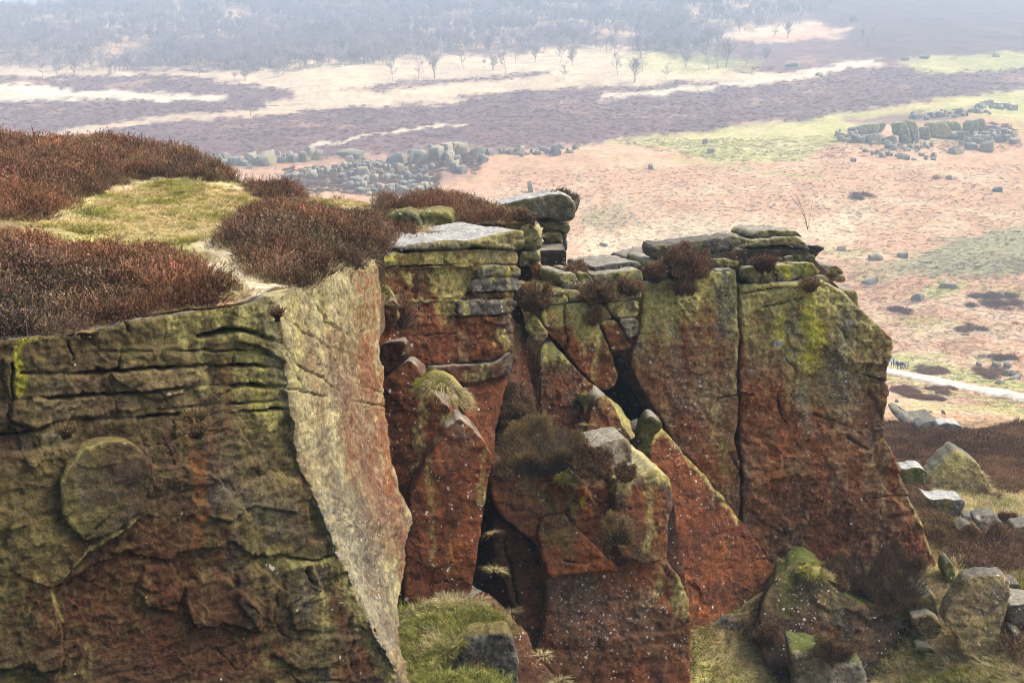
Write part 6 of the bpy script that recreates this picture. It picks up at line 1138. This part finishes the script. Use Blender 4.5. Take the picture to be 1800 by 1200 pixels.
def tree(px, py, hpx, i, label, group, y0=300):
    g = ground(px, py, y0); s = hpx*g[1]/F/10.5; e = thing('bare_tree', g, label, 'tree', group); e.scale = (s, s, s); e.rotation_euler = (0, 0, random.uniform(0, 6.28))
    for nm, me in zip(('trunk', 'crown'), TREES[i % 6]):
        o = bpy.data.objects.new(nm, me); C.objects.link(o); o.parent = e
ED = [(75, 137, 30), (100, 135, 26), (130, 134, 30), (145, 133, 34), (178, 122, 34), (228, 124, 30), (285, 125, 34), (350, 138, 40), (365, 128, 36), (385, 122, 30), (412, 146, 34), (430, 143, 32), (490, 136, 40), (500, 134, 36), (528, 124, 36), (560, 118, 34), (580, 112, 30), (640, 110, 34), (690, 142, 36), (737, 138, 34), (765, 137, 40), (815, 120, 30), (852, 120, 26), (866, 124, 28), (888, 130, 46), (905, 112, 34), (940, 110, 34), (985, 110, 40), (993, 140, 30), (1007, 116, 34), (1055, 90, 30), (1085, 132, 44), (1115, 145, 42), (1130, 128, 36), (1172, 140, 28), (1205, 118, 34), (1245, 124, 48), (1262, 120, 50), (1277, 118, 50), (1310, 117, 44), (1320, 112, 30), (1347, 110, 30)]
for i, (x, y, h_) in enumerate(ED): tree(x, y, h_, i, ('tall' if h_ > 38 else 'mid sized' if h_ > 31 else 'short')+(' three stemmed' if (200+i % 6) % 3 == 1 else ' single stemmed')+' leafless birch at the pale edge of the hazy wood', 'bare birches along the edge of the far wood')
for i, (x, y, h_) in enumerate([(1362, 68, 28), (1385, 68, 30), (1480, 48, 26), (1503, 46, 22), (1497, 46, 20), (1538, 66, 22), (1523, 92, 26), (1516, 66, 14), (1270, 62, 30), (1300, 58, 34), (1330, 50, 30), (1405, 44, 24)]): tree(x, y, h_, i+1, ('taller' if h_ > 25 else 'small')+(' three stemmed' if (200+(i+1) % 6) % 3 == 1 else ' single stemmed')+' leafless birch on the dark heather hillside', 'birches on the dark hillside')
tree(440, 205, 28, 2, 'lone leafless tree beside the pale strip across the purple heather moor', None)
tree(62, 262, 26, 4, 'leafless bush just beyond the heather skyline of the plateau', None, 120)
tree(30, 262, 18, 1, 'tiny leafless bush left of another just beyond the heather skyline', None, 120)
sp = thing('bare_sapling', P3(1420, 404, 29.3), 'thin leafless sapling stem behind the top of the tall buttress', 'sapling')
r_ = np.random.default_rng(3); n = 9
base = np.zeros((n, 3)); d = np.c_[r_.normal(-.12, .22, n), r_.normal(0, .2, n), np.ones(n)]; d /= np.linalg.norm(d, axis=1, keepdims=True); cc = np.full((n, 3), .30)*np.array([1, .8, .7])
Vs_, Ts_, Cs_ = ribbon_set(base, d, r_.uniform(.7, 1.45, n), np.full(n, .008), r_.normal(0, .12, (n, 3)), 4, (cc, cc), r_)
o = bpy.data.objects.new('stem', mesh_np('stem', Vs_, Ts_, M_TREE, True, Cs_)); C.objects.link(o); o.parent = sp
# the far wood: too many to count
full = []
for tr_, cr_ in TREES:
    def arr(me):
        v = np.zeros(len(me.vertices)*3, np.float32); me.vertices.foreach_get('co', v); c = np.zeros(len(me.vertices)*4, np.float32); me.color_attributes['col'].data.foreach_get('color', c)
        t = np.zeros(len(me.polygons)*0, int); me.calc_loop_triangles(); t = np.zeros(len(me.loop_triangles)*3, np.int32); me.loop_triangles.foreach_get('vertices', t); return v.reshape(-1, 3), t.reshape(-1, 3), c.reshape(-1, 4)[:, :3]
    full.append(mesh_np('wood_tree', *(lambda j: (j[0], j[1]))(join([arr(tr_), arr(cr_)])), M_TREE, True, join([arr(tr_), arr(cr_)])[2]))
WD = proto('wood_prototypes', full)
WZ = [[(-150, -200), (1500, -200), (1460, 20), (1400, 40), (1300, 62), (1200, 100), (1060, 92), (900, 100), (760, 116), (600, 118), (480, 128), (300, 124), (150, 128), (-150, 116)]]
k = (tpx > -260) & (tpx < 1560) & (tpy > -170) & (tpy < 130) & (Yv_t > 560) & (Yv_t < 1380); i_ = np.where(k)[0]; i_ = i_[inpoly(tpx[i_]+14*fbm(Pt[i_]/50, 3, 481), tpy[i_]+7*fbm(Pt[i_]/40, 3, 482), np.asarray(WZ[0], float))]
wg = Yv_t[i_]**2*np.clip(.45+fbm(Pt[i_]/45, 3, 483)*1.6, .03, 1)*sst(1560, 1150, tpx[i_]); j = RNG.choice(i_, 9000, p=wg/wg.sum()); p = Pt[j].copy(); p[:, 0] += RNG.uniform(-1.5, 1.5, len(p)); p[:, 1] += RNG.uniform(-5, 5, len(p)); p[:, 2] = terr_z(p[:, 0], p[:, 1])
scatter('wood', p, RNG.integers(0, 6, len(p)), RNG.uniform(.7, 1.2, len(p)), WD, 'hazy leafless birch wood covering the far hillside', .05)

# ------------------------------------------------------------------ group of walkers beside the track
def person_mesh(pose, seed):
    r = random.Random(seed); sw = .16 if pose else .06
    # ring loft: one closed surface built from stacked cross-sections merged by a remesh-free union of tubes along the limbs
    bm = bmesh.new(); 
    J = [((0, 0, .92), .15), ((0, 0, 1.15), .15), ((0, 0, 1.36), .17), ((0, 0, 1.47), .07), ((0, .01, 1.56), .095), ((0, .01, 1.68), .085),
         ((.10, 0, .88), .10), ((.11, sw, .50), .075), ((.11, sw*.7, .08), .05), ((.11, sw*.7+.14, .04), .04), ((-.10, 0, .88), .10), ((-.11, -sw, .50), .075), ((-.11, -sw*1.2, .08), .05), ((-.11, -sw*1.2+.14, .04), .04),
         ((.20, 0, 1.38), .07), ((.26, .02, 1.12), .055), ((.25, .12+sw, .90), .04), ((.25, .15+sw, .82), .035), ((-.20, 0, 1.38), .07), ((-.26, .02, 1.12), .055), ((-.25, .10, .90), .04), ((-.25, .12, .82), .035)]
    Ed = [(0, 1), (1, 2), (2, 3), (3, 4), (4, 5), (0, 6), (6, 7), (7, 8), (8, 9), (0, 10), (10, 11), (11, 12), (12, 13), (2, 14), (14, 15), (15, 16), (16, 17), (2, 18), (18, 19), (19, 20), (20, 21)]
    bm.free(); me = bpy.data.meshes.new('person'); me.from_pydata([j[0] for j in J], Ed, []); o = bpy.data.objects.new('person_skin', me)
    md = o.modifiers.new('skin', 'SKIN'); sv = me.skin_vertices[0].data if me.skin_vertices else None
    if sv is None:
        b2 = bmesh.new(); b2.from_mesh(me); b2.verts.layers.skin.verify(); b2.to_mesh(me); b2.free(); sv = me.skin_vertices[0].data
    for v, (_, ra) in zip(sv, J): v.radius = (ra, ra*.8)
    sv[0].use_root = True
    o.modifiers.new('sub', 'SUBSURF').levels = 1; o.modifiers['sub'].render_levels = 1
    C.objects.link(o); dg = bpy.context.evaluated_depsgraph_get(); ev = o.evaluated_get(dg); m2 = bpy.data.meshes.new_from_object(ev); bpy.data.objects.remove(o)
    return m2
PM = [person_mesh(0, 1), person_mesh(1, 2)]
def dress(me, top, leg, hair):
    m2 = me.copy(); n = len(m2.vertices); v = np.zeros(n*3, np.float32); m2.vertices.foreach_get('co', v); v = v.reshape(-1, 3); c = np.tile(np.array(top), (n, 1)); c[v[:, 2] < .93] = leg; c[v[:, 2] < .09] = (.04, .03, .03); c[v[:, 2] > 1.47] = (.50, .30, .22); c[(v[:, 2] < .87) & (np.abs(v[:, 0]) > .2)] = (.50, .30, .22)
    c[(v[:, 2] > 1.62) | ((v[:, 2] > 1.53) & (v[:, 1] < -.02))] = hair
    a = m2.color_attributes.new('col', 'FLOAT_COLOR', 'POINT'); a.data.foreach_set('color', np.c_[c, np.ones(n)].astype(np.float32).ravel()); m2.materials.clear(); m2.materials.append(M_CLOTH); m2.polygons.foreach_set('use_smooth', np.ones(len(m2.polygons), bool)); return m2
bpk = bmesh.new(); bmesh.ops.create_cube(bpk, size=1.); bmesh.ops.bevel(bpk, geom=bpk.edges[:], offset=.18, segments=2, affect='EDGES'); bmb = bpy.data.meshes.new('backpack'); bpk.to_mesh(bmb); bpk.free()
PP = [(1563, 641, (.06, .12, .40), (.03, .04, .10), 'person in a bright blue jacket at the buttress end of the walking group', 0), (1567, 644, (.75, .74, .72), (.05, .07, .16), 'person in a white top and navy trousers in the walking group', 0), (1570, 643, (.05, .08, .30), (.04, .05, .08), 'person in a royal blue jacket standing behind the white tops', 1), (1572, 646, (.74, .72, .68), (.03, .05, .12), 'person in a cream top with blue backpack in the walking group', 1), (1576, 647, (.10, .10, .11), (.06, .06, .06), 'person in a charcoal jacket in the middle of the walking group', 1),
      (1579, 649, (.03, .04, .09), (.02, .03, .05), 'person in dark navy waterproofs nearest the gravel track', 0), (1583, 648, (.03, .08, .34), (.03, .05, .20), 'person in blue jacket and blue trousers beside the navy walker', 1), (1586, 649, (.04, .05, .10), (.03, .04, .06), 'person in dark jacket carrying a grey pack in the walking group', 1), (1590, 648, (.68, .68, .66), (.10, .09, .08), 'person in a pale grey top with black backpack straps', 1), (1596, 648, (.70, .66, .66), (.10, .14, .26), 'person in a pale pink top standing apart at the outer end of the walking group', 0)]
for i, (x, y, top, leg, lab, pk) in enumerate(PP):
    g = ground(x, y, 150); me = dress(PM[i % 2], top, leg, (.03, .02, .015) if i % 3 else (.18, .10, .04)); o = link('person', me, None, g+np.array([0, 0, .02])); o.rotation_euler = (0, 0, 2.4+.7*i); o.scale = (1, 1, 1.0+.04*math.sin(i)); tag(o, lab, 'person', 'walkers beside the track')
    if pk:
        b = bpy.data.objects.new('backpack', bmb.copy()); C.objects.link(b); b.parent = o; b.location = (0, -.22, 1.22); b.scale = (.30, .20, .46); a = b.data.color_attributes.new('col', 'FLOAT_COLOR', 'POINT')
        a.data.foreach_set('color', np.tile(np.array([[.03, .05, .16, 1], [.05, .05, .05, 1], [.20, .20, .20, 1]][i % 3], np.float32), len(b.data.vertices))); b.data.materials.append(M_CLOTH)

# ------------------------------------------------------------------ haze
hb = bmesh.new(); bmesh.ops.create_cube(hb, size=1.); hm = bpy.data.meshes.new('haze'); hb.to_mesh(hm); hb.free()
hz = bpy.data.objects.new('haze', hm); C.objects.link(hz); hz.location = (0, 840, 140); hz.scale = (4400, 1760, 290)
mm = bpy.data.materials.new('hazy_air'); mm.use_nodes = True; n = mm.node_tree; n.nodes.clear(); ou = n.nodes.new('ShaderNodeOutputMaterial'); pv = n.nodes.new('ShaderNodeVolumePrincipled'); n.links.new(pv.outputs[0], ou.inputs['Volume'])
pv.inputs['Color'].default_value = (.60, .80, 1, 1); pv.inputs['Density'].default_value = HAZE; pv.inputs['Anisotropy'].default_value = 0.0
hm.materials.append(mm); tag(hz, 'pale bluish haze over the valley', None, None, 'stuff')
print('far', time.time()-T0, [round(x) for x in (Pt[:, 2].min(), Pt[:, 2].max())])
